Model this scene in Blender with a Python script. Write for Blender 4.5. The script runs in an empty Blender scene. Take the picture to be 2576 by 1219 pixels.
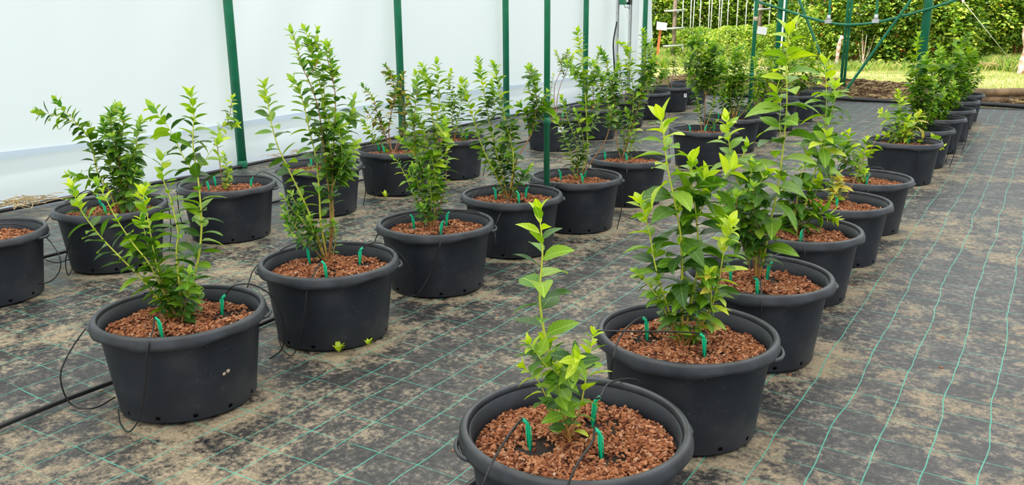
import bpy, bmesh, math, random
from mathutils import Vector, Matrix
import numpy as np

random.seed(7)
SC = bpy.context.scene
COL = SC.collection

# ------------------------------------------------------------------ camera
W, H = 2576, 1219
F, PITCH, ROLL, CAMH = 2141.36, math.radians(15.069), math.radians(0.394), 1.2098
cp, sp, cr, sr = math.cos(PITCH), math.sin(PITCH), math.cos(ROLL), math.sin(ROLL)
_r, _d, _f = Vector((1, 0, 0)), Vector((0, -sp, -cp)), Vector((0, cp, -sp))
RIGHT, DOWN, FWD = cr * _r + sr * _d, -sr * _r + cr * _d, _f
CAM = Vector((0, 0, CAMH))
cd = bpy.data.cameras.new('camera'); cam = bpy.data.objects.new('camera', cd); COL.objects.link(cam)
cd.sensor_width = 36; cd.lens = F / W * 36; cd.clip_start = 0.05; cd.clip_end = 300
m = Matrix.Identity(4)
for i in range(3):
    m[i][0], m[i][1], m[i][2], m[i][3] = RIGHT[i], -DOWN[i], -FWD[i], CAM[i]
cam.matrix_world = m
SC.camera = cam

# ------------------------------------------------------------------ light
SC.view_settings.view_transform = 'Standard'; SC.view_settings.look = 'None'
SC.view_settings.exposure = 0.55; SC.view_settings.gamma = 1; SC.view_settings.use_curve_mapping = False
wd = bpy.data.worlds.new('world'); SC.world = wd; wd.use_nodes = True
bg = wd.node_tree.nodes['Background']; bg.inputs[0].default_value = (0.84, 0.92, 1.0, 1); bg.inputs[1].default_value = 0.8
sd = bpy.data.lights.new('sun_offscreen', 'SUN'); sun = bpy.data.objects.new('sun_offscreen', sd); COL.objects.link(sun)
sd.energy = 5.0; sd.angle = math.radians(2.0); sd.color = (1.0, 0.92, 0.77)
sun.location = (-6, -2, 9)
sun.rotation_euler = Vector((0.42, 0.42, -0.95)).to_track_quat('-Z', 'Y').to_euler()

# ------------------------------------------------------------------ pixel -> place helpers
def ray(x, y): return RIGHT * ((x - W / 2) / F) + DOWN * ((y - H / 2) / F) + FWD
def G(x, y, z=0.0):                       # onto a horizontal plane
    d = ray(x, y); return CAM + d * ((z - CAMH) / d.z)
def DY(x, y, Y):                          # at forward distance Y
    d = ray(x, y); return CAM + d * (Y / d.y)
RD = Vector((0.53, 0.848, 0)); RD.normalize()         # direction of the pot rows
RN = Vector((RD.y, -RD.x, 0))
def PL(x, y, dist):                       # onto the vertical plane across the rows
    d = ray(x, y); return CAM + d * (dist / d.dot(RD))
WA, WD = Vector((-2.232, 6.979, 0)), Vector((0.545, 0.838, 0)).normalized()
WN = Vector((WD.y, -WD.x, 0))             # from the film wall into the tunnel
def WL(x, y, off=0.0):
    d = ray(x, y); k = (WA + WN * off - CAM).dot(WN) / d.dot(WN); return CAM + d * k

# ------------------------------------------------------------------ mesh builder
class MB:
    def __init__(s): s.v = []; s.f = []; s.mi = []; s.cur = 0; s.sm = []; s.smooth = True
    def add(s, vs, fs):
        o = len(s.v); s.v += [tuple(v) for v in vs]
        s.f += [tuple(i + o for i in f) for f in fs]; s.mi += [s.cur] * len(fs); s.sm += [s.smooth] * len(fs); return s
    def tube(s, pts, rad, n=8, cap=True):
        pts = [Vector(p) for p in pts]; N = len(pts)
        if not hasattr(rad, '__len__'): rad = [rad] * N
        vs = []; prev = None
        for i, p in enumerate(pts):
            t = (pts[min(i + 1, N - 1)] - pts[max(i - 1, 0)])
            t = t.normalized() if t.length > 1e-9 else Vector((0, 0, 1))
            if prev is None:
                a = Vector((1, 0, 0)) if abs(t.x) < 0.8 else Vector((0, 1, 0))
            else: a = prev
            a = (a - t * a.dot(t)).normalized(); prev = a; b = t.cross(a)
            for k in range(n):
                q = 2 * math.pi * k / n; vs.append(p + (a * math.cos(q) + b * math.sin(q)) * rad[i])
        fs = []
        for i in range(N - 1):
            for k in range(n):
                k2 = (k + 1) % n; fs.append((i * n + k, i * n + k2, (i + 1) * n + k2, (i + 1) * n + k))
        if cap: fs.append(tuple(range(n - 1, -1, -1))); fs.append(tuple((N - 1) * n + k for k in range(n)))
        return s.add(vs, fs)
    def lathe(s, prof, n=64, closed=False, c=(0, 0, 0), rfun=None, skip=None):
        vs = []; P = len(prof)
        for i, (r, z) in enumerate(prof):
            for k in range(n):
                q = 2 * math.pi * k / n
                dr, dz = rfun(i, q) if rfun else (0, 0)
                vs.append((c[0] + (r + dr) * math.cos(q), c[1] + (r + dr) * math.sin(q), c[2] + z + dz))
        fs = []
        for i in range(P if closed else P - 1):
            j = (i + 1) % P
            for k in range(n):
                if skip and skip(i, k): continue
                k2 = (k + 1) % n; fs.append((i * n + k, i * n + k2, j * n + k2, j * n + k))
        return s.add(vs, fs)
    def box(s, c, sz, M=None):
        c = Vector(c); vs = []
        for x in (-1, 1):
            for y in (-1, 1):
                for z in (-1, 1):
                    p = Vector((x * sz[0] / 2, y * sz[1] / 2, z * sz[2] / 2))
                    if M is not None: p = M @ p
                    vs.append(c + p)
        sm = s.smooth; s.smooth = False
        s.add(vs, [(0, 1, 3, 2), (4, 6, 7, 5), (0, 4, 5, 1), (2, 3, 7, 6), (0, 2, 6, 4), (1, 5, 7, 3)]); s.smooth = sm
        return s
    def mesh(s, name, mats):
        me = bpy.data.meshes.new(name); me.from_pydata(s.v, [], s.f)
        for mm in (mats if isinstance(mats, (list, tuple)) else [mats]): me.materials.append(mm)
        me.polygons.foreach_set('material_index', s.mi); me.polygons.foreach_set('use_smooth', s.sm)
        me.update(); return me
    def build(s, name, mats, parent=None, loc=None):
        return put(name, s.mesh(name, mats), parent, loc)

def put(name, me, parent=None, loc=None, mat=None):
    o = bpy.data.objects.new(name, me); COL.objects.link(o)
    if parent is not None: o.parent = parent
    if mat is not None: o.matrix_basis = mat
    elif loc is not None: o.location = loc
    return o
def empty(name, loc): 
    o = bpy.data.objects.new(name, None); o.empty_display_size = 0.1; COL.objects.link(o); o.location = loc; return o
def tag(o, label=None, cat=None, group=None, kind=None):
    for k, v in (('label', label), ('category', cat), ('group', group), ('kind', kind)):
        if v: o[k] = v
    return o
def smooth(pts, n=6):                     # Catmull-Rom through points
    pts = [Vector(p) for p in pts]
    if len(pts) < 3: return [pts[0].lerp(pts[-1], i / n) for i in range(n + 1)]
    P = [pts[0] * 2 - pts[1]] + pts + [pts[-1] * 2 - pts[-2]]; out = []
    for i in range(1, len(P) - 2):
        a, b, c, d = P[i - 1:i + 3]
        for k in range(n):
            t = k / n
            out.append(0.5 * (2 * b + (c - a) * t + (2 * a - 5 * b + 4 * c - d) * t * t + (3 * b - a - 3 * c + d) * t ** 3))
    out.append(pts[-1]); return out

# ------------------------------------------------------------------ materials
def newmat(name):
    mt = bpy.data.materials.new(name); mt.use_nodes = True; nt = mt.node_tree
    return mt, nt, nt.nodes, nt.links, nt.nodes['Principled BSDF']
def simple(name, col, rough=0.5, metal=0.0, noise=0.0, scale=20, spec=0.5, bump=0.0, col2=None):
    mt, nt, N, L, P = newmat(name)
    P.inputs['Base Color'].default_value = (*col, 1); P.inputs['Roughness'].default_value = rough
    P.inputs['Metallic'].default_value = metal; P.inputs['Specular IOR Level'].default_value = spec
    if noise or bump:
        tc = N.new('ShaderNodeTexCoord'); nz = N.new('ShaderNodeTexNoise'); nz.inputs['Scale'].default_value = scale
        nz.inputs['Detail'].default_value = 5; L.new(tc.outputs['Object'], nz.inputs['Vector'])
        if noise:
            mx = N.new('ShaderNodeMix'); mx.data_type = 'RGBA'
            c2 = col2 or tuple(max(0, c * (1 - noise)) for c in col)
            mx.inputs['A'].default_value = (*col, 1); mx.inputs['B'].default_value = (*c2, 1)
            rp = N.new('ShaderNodeMapRange'); rp.inputs[1].default_value = 0.35; rp.inputs[2].default_value = 0.65
            L.new(nz.outputs['Fac'], rp.inputs[0]); L.new(rp.outputs[0], mx.inputs['Factor']); L.new(mx.outputs['Result'], P.inputs['Base Color'])
        if bump:
            b = N.new('ShaderNodeBump'); b.inputs['Strength'].default_value = bump; b.inputs['Distance'].default_value = 0.01
            L.new(nz.outputs['Fac'], b.inputs['Height']); L.new(b.outputs['Normal'], P.inputs['Normal'])
    return mt
def ramp(N, stops):
    r = N.new('ShaderNodeValToRGB'); e = r.color_ramp.elements
    while len(e) > 1: e.remove(e[-1])
    e[0].position = stops[0][0]; e[0].color = (*stops[0][1], 1)
    for p, c in stops[1:]:
        q = e.new(p); q.color = (*c, 1)
    return r

def leaf_mat(name, c1, c2, rough=0.42, transl=0.35, veins=True, island=False):
    mt, nt, N, L, P = newmat(name)
    oi = N.new('ShaderNodeNewGeometry' if island else 'ShaderNodeObjectInfo')
    rnd = oi.outputs['Random Per Island' if island else 'Random']
    mx = N.new('ShaderNodeMix'); mx.data_type = 'RGBA'; mx.inputs['A'].default_value = (*c1, 1); mx.inputs['B'].default_value = (*c2, 1)
    L.new(rnd, mx.inputs['Factor']); col = mx.outputs['Result']
    if veins:
        tc = N.new('ShaderNodeTexCoord'); sx = N.new('ShaderNodeSeparateXYZ'); L.new(tc.outputs['Object'], sx.inputs[0])
        ab = N.new('ShaderNodeMath'); ab.operation = 'ABSOLUTE'; L.new(sx.outputs['X'], ab.inputs[0])
        lt = N.new('ShaderNodeMath'); lt.operation = 'LESS_THAN'; L.new(ab.outputs[0], lt.inputs[0]); lt.inputs[1].default_value = 0.012
        # side veins run forward from the midrib
        mu = N.new('ShaderNodeMath'); mu.operation = 'MULTIPLY_ADD'; L.new(ab.outputs[0], mu.inputs[0]); mu.inputs[1].default_value = -0.9; L.new(sx.outputs['Y'], mu.inputs[2])
        fr = N.new('ShaderNodeMath'); fr.operation = 'PINGPONG'; L.new(mu.outputs[0], fr.inputs[0]); fr.inputs[1].default_value = 0.065
        l2 = N.new('ShaderNodeMath'); l2.operation = 'LESS_THAN'; L.new(fr.outputs[0], l2.inputs[0]); l2.inputs[1].default_value = 0.007
        m2 = N.new('ShaderNodeMath'); m2.operation = 'MULTIPLY'; L.new(l2.outputs[0], m2.inputs[0]); m2.inputs[1].default_value = 0.45
        ad = N.new('ShaderNodeMath'); ad.operation = 'MAXIMUM'; L.new(lt.outputs[0], ad.inputs[0]); L.new(m2.outputs[0], ad.inputs[1])
        m3 = N.new('ShaderNodeMath'); m3.operation = 'MULTIPLY'; L.new(ad.outputs[0], m3.inputs[0]); m3.inputs[1].default_value = 0.55
        mv = N.new('ShaderNodeMix'); mv.data_type = 'RGBA'; L.new(m3.outputs[0], mv.inputs['Factor']); L.new(col, mv.inputs['A'])
        mv.inputs['B'].default_value = (*[min(1, c * 1.6 + 0.08) for c in c2], 1); col = mv.outputs['Result']
    L.new(col, P.inputs['Base Color']); P.inputs['Roughness'].default_value = rough; P.inputs['Specular IOR Level'].default_value = 0.45
    tr = N.new('ShaderNodeBsdfTranslucent'); hs = N.new('ShaderNodeHueSaturation'); hs.inputs['Value'].default_value = 1.5; hs.inputs['Saturation'].default_value = 1.1
    L.new(col, hs.inputs['Color']); L.new(hs.outputs[0], tr.inputs['Color'])
    ms = N.new('ShaderNodeMixShader'); ms.inputs[0].default_value = transl
    L.new(P.outputs[0], ms.inputs[1]); L.new(tr.outputs[0], ms.inputs[2]); L.new(ms.outputs[0], N['Material Output'].inputs['Surface'])
    return mt

LM = {'y': leaf_mat('leaf_young', (0.36, 0.54, 0.02), (0.58, 0.70, 0.05)),
      'm': leaf_mat('leaf_mid', (0.10, 0.26, 0.012), (0.27, 0.44, 0.025)),
      'd': leaf_mat('leaf_dark', (0.024, 0.085, 0.010), (0.085, 0.20, 0.018)),
      'o': leaf_mat('leaf_yellow', (0.50, 0.46, 0.05), (0.62, 0.50, 0.08)),
      'b': leaf_mat('leaf_bronze', (0.16, 0.20, 0.035), (0.24, 0.19, 0.05))}
LS = {'y': leaf_mat('small_leaf_young', (0.30, 0.50, 0.045), (0.44, 0.60, 0.08), veins=False, island=True),
      'm': leaf_mat('small_leaf_mid', (0.09, 0.25, 0.03), (0.20, 0.40, 0.05), veins=False, island=True),
      'd': leaf_mat('small_leaf_dark', (0.03, 0.10, 0.02), (0.08, 0.20, 0.035), veins=False, island=True)}

def stem_mat(name, low, high, z0, z1):
    mt, nt, N, L, P = newmat(name)
    tc = N.new('ShaderNodeTexCoord'); sx = N.new('ShaderNodeSeparateXYZ'); L.new(tc.outputs['Object'], sx.inputs[0])
    nz = N.new('ShaderNodeTexNoise'); nz.inputs['Scale'].default_value = 60; L.new(tc.outputs['Object'], nz.inputs['Vector'])
    ad = N.new('ShaderNodeMath'); ad.operation = 'MULTIPLY_ADD'; L.new(nz.outputs['Fac'], ad.inputs[0]); ad.inputs[1].default_value = 0.06; L.new(sx.outputs['Z'], ad.inputs[2])
    mr = N.new('ShaderNodeMapRange'); mr.inputs[1].default_value = z0; mr.inputs[2].default_value = z1; L.new(ad.outputs[0], mr.inputs[0])
    r = ramp(N, [(0, low), (1, high)]); L.new(mr.outputs[0], r.inputs[0]); L.new(r.outputs[0], P.inputs['Base Color'])
    P.inputs['Roughness'].default_value = 0.5
    return mt
ST = {'g': stem_mat('stem_green', (0.44, 0.21, 0.06), (0.62, 0.64, 0.07), 0.06, 0.2),
      'w': stem_mat('stem_wood', (0.26, 0.10, 0.04), (0.42, 0.22, 0.08), 0.0, 0.3),
      'p': stem_mat('stem_pink', (0.35, 0.18, 0.10), (0.42, 0.20, 0.15), 0.0, 0.3)}

# black recycled plastic of the pots
def plastic_mat():
    mt, nt, N, L, P = newmat('pot_plastic')
    tc = N.new('ShaderNodeTexCoord')
    n1 = N.new('ShaderNodeTexNoise'); n1.inputs['Scale'].default_value = 7; n1.inputs['Detail'].default_value = 6; L.new(tc.outputs['Object'], n1.inputs['Vector'])
    r = ramp(N, [(0.35, (0.011, 0.014, 0.020)), (0.55, (0.019, 0.023, 0.031)), (0.75, (0.042, 0.045, 0.052))]); L.new(n1.outputs['Fac'], r.inputs[0])
    # specks of dried dust
    v = N.new('ShaderNodeTexVoronoi'); v.inputs['Scale'].default_value = 55; L.new(tc.outputs['Object'], v.inputs['Vector'])
    lt = N.new('ShaderNodeMath'); lt.operation = 'LESS_THAN'; lt.inputs[1].default_value = 0.09; L.new(v.outputs['Distance'], lt.inputs[0])
    n2 = N.new('ShaderNodeTexNoise'); n2.inputs['Scale'].default_value = 5; L.new(tc.outputs['Object'], n2.inputs['Vector'])
    gt = N.new('ShaderNodeMath'); gt.operation = 'GREATER_THAN'; gt.inputs[1].default_value = 0.56; L.new(n2.outputs['Fac'], gt.inputs[0])
    mm = N.new('ShaderNodeMath'); mm.operation = 'MULTIPLY'; L.new(lt.outputs[0], mm.inputs[0]); L.new(gt.outputs[0], mm.inputs[1])
    ml = N.new('ShaderNodeMath'); ml.operation = 'MULTIPLY'; ml.inputs[1].default_value = 0.35; L.new(mm.outputs[0], ml.inputs[0])
    mx = N.new('ShaderNodeMix'); mx.data_type = 'RGBA'; L.new(ml.outputs[0], mx.inputs['Factor']); L.new(r.outputs[0], mx.inputs['A']); mx.inputs['B'].default_value = (0.35, 0.33, 0.30, 1)
    L.new(mx.outputs['Result'], P.inputs['Base Color']); P.inputs['Roughness'].default_value = 0.5; P.inputs['Specular IOR Level'].default_value = 0.38
    b = N.new('ShaderNodeBump'); b.inputs['Strength'].default_value = 0.15; b.inputs['Distance'].default_value = 0.004; L.new(n1.outputs['Fac'], b.inputs['Height']); L.new(b.outputs['Normal'], P.inputs['Normal'])
    return mt
POT = plastic_mat()
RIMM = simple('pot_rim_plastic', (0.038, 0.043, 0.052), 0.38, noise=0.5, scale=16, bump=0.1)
DARK = simple('black_rubber', (0.012, 0.012, 0.013), 0.4)
def bark_mat():
    mt, nt, N, L, P = newmat('bark_chips')
    g = N.new('ShaderNodeNewGeometry')
    r = ramp(N, [(0.0, (0.06, 0.018, 0.009)), (0.2, (0.20, 0.062, 0.026)), (0.55, (0.33, 0.12, 0.05)), (0.85, (0.45, 0.20, 0.095)), (0.96, (0.45, 0.24, 0.14)), (1.0, (0.52, 0.35, 0.24))])
    L.new(g.outputs['Random Per Island'], r.inputs[0]); L.new(r.outputs[0], P.inputs['Base Color']); P.inputs['Roughness'].default_value = 0.8
    P.inputs['Specular IOR Level'].default_value = 0.25
    return mt
BARK = bark_mat()
SOIL = simple('dark_soil', (0.028, 0.016, 0.010), 0.9, noise=0.8, scale=60)
STAKE = simple('green_stake', (0.0, 0.56, 0.27), 0.35)
GREENP = simple('green_painted_steel', (0.012, 0.20, 0.10), 0.35, noise=0.25, scale=9)
GREENP2 = simple('green_painted_pipe', (0.012, 0.20, 0.10), 0.35, noise=0.25, scale=9)
GALV = simple('galvanised_steel', (0.62, 0.64, 0.66), 0.35, 0.6, noise=0.2, scale=15)
WHITEP = simple('white_plate', (0.85, 0.86, 0.86), 0.4)
WOOD = simple('weathered_post_wood', (0.30, 0.23, 0.17), 0.8, noise=0.35, scale=25, bump=0.3)
LOGW = simple('log_wood', (0.34, 0.22, 0.12), 0.8, noise=0.55, scale=6, bump=0.4)
ORANGE = simple('orange_stake', (0.55, 0.16, 0.05), 0.6)
STRAW = simple('straw', (0.66, 0.49, 0.25), 0.8, noise=0.4, scale=8)
RED = simple('red_berry', (0.45, 0.02, 0.02), 0.35)
BARKW = simple('whitewashed_bark', (0.72, 0.68, 0.62), 0.8, noise=0.45, scale=9, col2=(0.32, 0.15, 0.07))

def film_mat():
    mt, nt, N, L, P = newmat('polythene_film')
    tc = N.new('ShaderNodeTexCoord')
    mp = N.new('ShaderNodeMapping'); mp.inputs['Scale'].default_value = (0.9, 0.9, 0.35); L.new(tc.outputs['Object'], mp.inputs['Vector'])
    nz = N.new('ShaderNodeTexNoise'); nz.inputs['Scale'].default_value = 1.6; nz.inputs['Detail'].default_value = 3; L.new(mp.outputs[0], nz.inputs['Vector'])
    r = ramp(N, [(0.3, (0.64, 0.725, 0.86)), (0.7, (0.64, 0.725, 0.86))]); L.new(nz.outputs['Fac'], r.inputs[0])
    L.new(r.outputs[0], P.inputs['Base Color']); P.inputs['Roughness'].default_value = 0.35; P.inputs['Specular IOR Level'].default_value = 0.3
    mp2 = N.new('ShaderNodeMapping'); mp2.inputs['Rotation'].default_value = (0.35, 0.5, 0.0); mp2.inputs['Scale'].default_value = (1.6, 1.6, 0.22); L.new(tc.outputs['Object'], mp2.inputs['Vector'])
    n2 = N.new('ShaderNodeTexNoise'); n2.inputs['Scale'].default_value = 1.1; n2.inputs['Detail'].default_value = 1; L.new(mp2.outputs[0], n2.inputs['Vector'])
    bp = N.new('ShaderNodeBump'); bp.inputs['Strength'].default_value = 0.22; bp.inputs['Distance'].default_value = 0.05; L.new(n2.outputs['Fac'], bp.inputs['Height']); L.new(bp.outputs['Normal'], P.inputs['Normal'])
    tr = N.new('ShaderNodeBsdfTranslucent'); tr.inputs['Color'].default_value = (0.74, 0.83, 0.95, 1); L.new(bp.outputs['Normal'], tr.inputs['Normal'])
    ms = N.new('ShaderNodeMixShader'); ms.inputs[0].default_value = 0.5
    L.new(P.outputs[0], ms.inputs[1]); L.new(tr.outputs[0], ms.inputs[2]); L.new(ms.outputs[0], N['Material Output'].inputs['Surface'])
    return mt
FILM = film_mat()
ROOF = film_mat()
ROOF.name = 'polythene_roof'
for n_ in ROOF.node_tree.nodes:
    if n_.type == 'MIX_SHADER': n_.inputs[0].default_value = 0.8
    if n_.type == 'BSDF_TRANSLUCENT': n_.inputs['Color'].default_value = (0.97, 0.98, 1.0, 1)

def fabric_mat():
    mt, nt, N, L, P = newmat('woven_ground_cover')
    tc = N.new('ShaderNodeTexCoord'); ang = math.atan2(RD.x, RD.y)     # object space: x across rows, y along rows
    mp = N.new('ShaderNodeMapping'); L.new(tc.outputs['Object'], mp.inputs['Vector'])
    def noise(scale, det=4, rough=0.55, vec=None):
        n = N.new('ShaderNodeTexNoise'); n.inputs['Scale'].default_value = scale; n.inputs['Detail'].default_value = det; n.inputs['Roughness'].default_value = rough
        L.new(vec or mp.outputs[0], n.inputs['Vector']); return n.outputs['Fac']
    def math_(op, a, b=None, c=None):
        n = N.new('ShaderNodeMath'); n.operation = op
        for i, q in enumerate((a, b, c)):
            if q is None: continue
            if isinstance(q, (int, float)): n.inputs[i].default_value = q
            else: L.new(q, n.inputs[i])
        return n.outputs[0]
    def mix(f, a, b):
        n = N.new('ShaderNodeMix'); n.data_type = 'RGBA'
        for k, q in (('Factor', f), ('A', a), ('B', b)):
            if isinstance(q, tuple): n.inputs[k].default_value = (*q, 1)
            elif isinstance(q, (int, float)): n.inputs[k].default_value = q
            else: L.new(q, n.inputs[k])
        return n.outputs['Result']
    big = noise(1.3, 6, 0.65); med = noise(6.5, 9, 0.78); fine = noise(45, 8, 0.8); vf = noise(120, 3, 0.6)
    # base cloth, worn grey to black
    r0 = ramp(N, [(0.38, (0.012, 0.013, 0.016)), (0.5, (0.048, 0.046, 0.045)), (0.61, (0.20, 0.18, 0.155))]); L.new(math_('MULTIPLY_ADD', fine, 0.6, math_('MULTIPLY', med, 0.4)), r0.inputs[0])
    at_ = N.new('ShaderNodeAttribute'); at_.attribute_name = 'dried_sand'
    s = math_('ADD', math_('ADD', math_('MULTIPLY', big, 0.75), at_.outputs['Fac']), math_('ADD', math_('MULTIPLY', med, 0.7), math_('MULTIPLY', fine, 0.75)))
    mr = N.new('ShaderNodeMapRange'); mr.inputs[1].default_value = 1.095; mr.inputs[2].default_value = 1.30; L.new(s, mr.inputs[0])
    sand = ramp(N, [(0.3, (0.24, 0.19, 0.12)), (0.7, (0.50, 0.395, 0.25))]); L.new(vf, sand.inputs[0])
    c = mix(math_('MULTIPLY', mr.outputs[0], 0.85), r0.outputs[0], sand.outputs[0])
    # woven marker threads
    sx = N.new('ShaderNodeSeparateXYZ'); L.new(mp.outputs[0], sx.inputs[0])
    wob = noise(1.6, 2); wob2 = noise(9.0, 2)
    wv = math_('ADD', math_('MULTIPLY', math_('SUBTRACT', wob, 0.5), 0.055), math_('MULTIPLY', math_('SUBTRACT', wob2, 0.5), 0.008))
    u = math_('ADD', sx.outputs['X'], wv); v = math_('ADD', sx.outputs['Y'], math_('MULTIPLY', wv, 1.0))
    def line(q, period, w):
        pp = math_('PINGPONG', q, period / 2); return math_('LESS_THAN', pp, w)
    l1 = line(math_('ADD', u, 50.0), 0.134, 0.0017); l2 = line(math_('ADD', v, 50.03), 0.142, 0.0016)
    fade = N.new('ShaderNodeMapRange'); fade.inputs[1].default_value = 0.62; fade.inputs[2].default_value = 0.40; fade.inputs[3].default_value = 0.35; L.new(noise(6.0, 4, 0.6), fade.inputs[0])
    ln = math_('MULTIPLY', math_('MAXIMUM', l1, math_('MULTIPLY', l2, fade.outputs[0])), math_('MULTIPLY_ADD', fade.outputs[0], 0.4, 0.6))
    tcx = mix(noise(5.0, 2), (0.015, 0.36, 0.27), (0.12, 0.42, 0.30))
    c = mix(ln, c, tcx)
    L.new(c, P.inputs['Base Color'])
    rr = N.new('ShaderNodeMapRange'); rr.inputs[3].default_value = 0.36; rr.inputs[4].default_value = 0.85; L.new(mr.outputs[0], rr.inputs[0]); L.new(rr.outputs[0], P.inputs['Roughness'])
    b = N.new('ShaderNodeBump'); b.inputs['Strength'].default_value = 0.35; b.inputs['Distance'].default_value = 0.006
    L.new(math_('ADD', fine, math_('MULTIPLY', med, 1.5)), b.inputs['Height']); L.new(b.outputs['Normal'], P.inputs['Normal'])
    return mt
FABRIC = fabric_mat()

def grass_ground_mat():
    mt, nt, N, L, P = newmat('lawn_ground')
    tc = N.new('ShaderNodeTexCoord')
    n1 = N.new('ShaderNodeTexNoise'); n1.inputs['Scale'].default_value = 0.8; n1.inputs['Detail'].default_value = 7; L.new(tc.outputs['Object'], n1.inputs['Vector'])
    r = ramp(N, [(0.3, (0.14, 0.20, 0.05)), (0.48, (0.34, 0.35, 0.13)), (0.6, (0.50, 0.43, 0.22)), (0.75, (0.60, 0.48, 0.29))]); L.new(n1.outputs['Fac'], r.inputs[0])
    L.new(r.outputs[0], P.inputs['Base Color']); P.inputs['Roughness'].default_value = 0.9
    return mt
LAWN = grass_ground_mat()
BERM = simple('earth_bank', (0.34, 0.22, 0.125), 0.9, noise=0.6, scale=11, bump=0.8, col2=(0.17, 0.12, 0.05))

# ------------------------------------------------------------------ setting
rotz = math.atan2(-RD.x, RD.y)
def rowframe(o): o.rotation_euler = (0, 0, rotz); return o
def RF(p): return Vector((p.dot(RN), p.dot(RD), p.z))           # world -> row frame
b = MB(); b.smooth = False
b.add([(-60, -10, -0.03), (90, -10, -0.03), (90, 120, -0.03), (-60, 120, -0.03)], [(0, 1, 2, 3)])
tag(b.build('ground', LAWN), 'sunlit short lawn and bare earth outside the tunnel', 'ground', kind='structure')
# woven ground cover, gently uneven
x0, x1, y0, y1 = RF(WA).x - 0.12, 9.0, -4.0, 12.72
nx, ny = 200, 320; b = MB(); vs = []
def und(x, y): return 0.006 * (math.sin(x * 2.3 + 0.7 * y) * math.sin(y * 1.7 - x) - 1)
for j in range(ny + 1):
    for i in range(nx + 1):
        x = x0 + (x1 - x0) * i / nx; y = y0 + (y1 - y0) * j / ny
        if j == ny: y += 0.12 * math.sin(x * 1.3) 
        vs.append((x, y, und(x, y)))
b.add(vs, [(j * (nx + 1) + i, j * (nx + 1) + i + 1, (j + 1) * (nx + 1) + i + 1, (j + 1) * (nx + 1) + i) for j in range(ny) for i in range(nx)])
FLOOR = rowframe(tag(b.build('floor', FABRIC), 'black woven ground cover with green marker threads and dried sand', 'floor', kind='structure'))

# film wall: wrinkled sheet along the tunnel side
def wallp(s, z, off=0.0): return WA + WD * s + WN * off + Vector((0, 0, z))
SEND = 8.28
b = MB(); vs = []; ns, nz_ = 220, 26; s0 = -9.0
def wr(s, z):
    k = 0.016 * math.sin(s * 2.1 + z * 1.4) + 0.007 * math.sin(s * 7.3 - z * 4.0) * max(0, math.sin(s * 0.9 + 1))
    e = max(0, (s - 6.4) / 1.9); k += e * (0.035 * math.sin(s * 13 + z * 1.2) + 0.015 * math.sin(s * 31))
    return k - 0.06
for j in range(nz_ + 1):
    z = 0.31 + 3.1 * j / nz_
    for i in range(ns + 1):
        s = s0 + (SEND - s0) * i / ns
        if i == ns: s += 0.04 * math.sin(z * 3)
        vs.append(wallp(s, z, wr(s, z)))
b.add(vs, [(j * (ns + 1) + i, j * (ns + 1) + i + 1, (j + 1) * (ns + 1) + i + 1, (j + 1) * (ns + 1) + i) for j in range(nz_) for i in range(ns)])
wall = tag(b.build('wall_left', FILM), 'translucent white polythene film wall of the tunnel', 'wall', kind='structure')
# lower skirt sheet overlapping the wall film
b = MB(); vs = []
for j in range(5):
    z = 0.36 * j / 4
    for i in range(ns + 1):
        s = s0 + (SEND - 0.2 - s0) * i / ns
        vs.append(wallp(s, z + (0.012 * math.sin(s * 2.2) if j == 4 else 0), wr(s, z) + 0.012 + (0.012 * (j == 4)) + 0.03 * (j == 0)))
b.add(vs, [(j * (ns + 1) + i, j * (ns + 1) + i + 1, (j + 1) * (ns + 1) + i + 1, (j + 1) * (ns + 1) + i) for j in range(4) for i in range(ns)])
b.build('film_skirt', FILM, wall)
b = MB(); b.tube([wallp(s0 + 17 * i / 60, 0.012 + 0.006 * math.sin(i), 0.05 + 0.01 * math.sin(i * 0.7)) for i in range(61)], 0.014, 6)
b.build('edge_pipe', DARK, wall)

# film roof arching over the rows
b = MB(); vs = []; na_, nl_ = 24, 30; xw = RF(WA).x - 0.06
for j in range(nl_ + 1):
    y = -7.0 + (13.0 + 7.0) * j / nl_
    for i in range(na_ + 1):
        t = math.pi * i / na_; x = xw + 4.3 - 4.3 * math.cos(t); z = 3.38 + 1.5 * math.sin(t) + 0.02 * math.sin(y * 3)
        w = RN * x + RD * y; vs.append((w.x, w.y, z))
b.add(vs, [(j * (na_ + 1) + i, j * (na_ + 1) + i + 1, (j + 1) * (na_ + 1) + i + 1, (j + 1) * (na_ + 1) + i) for j in range(nl_) for i in range(na_)])
tag(b.build('ceiling', ROOF), 'clear white polythene roof of the tunnel', 'roof', kind='structure')

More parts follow.
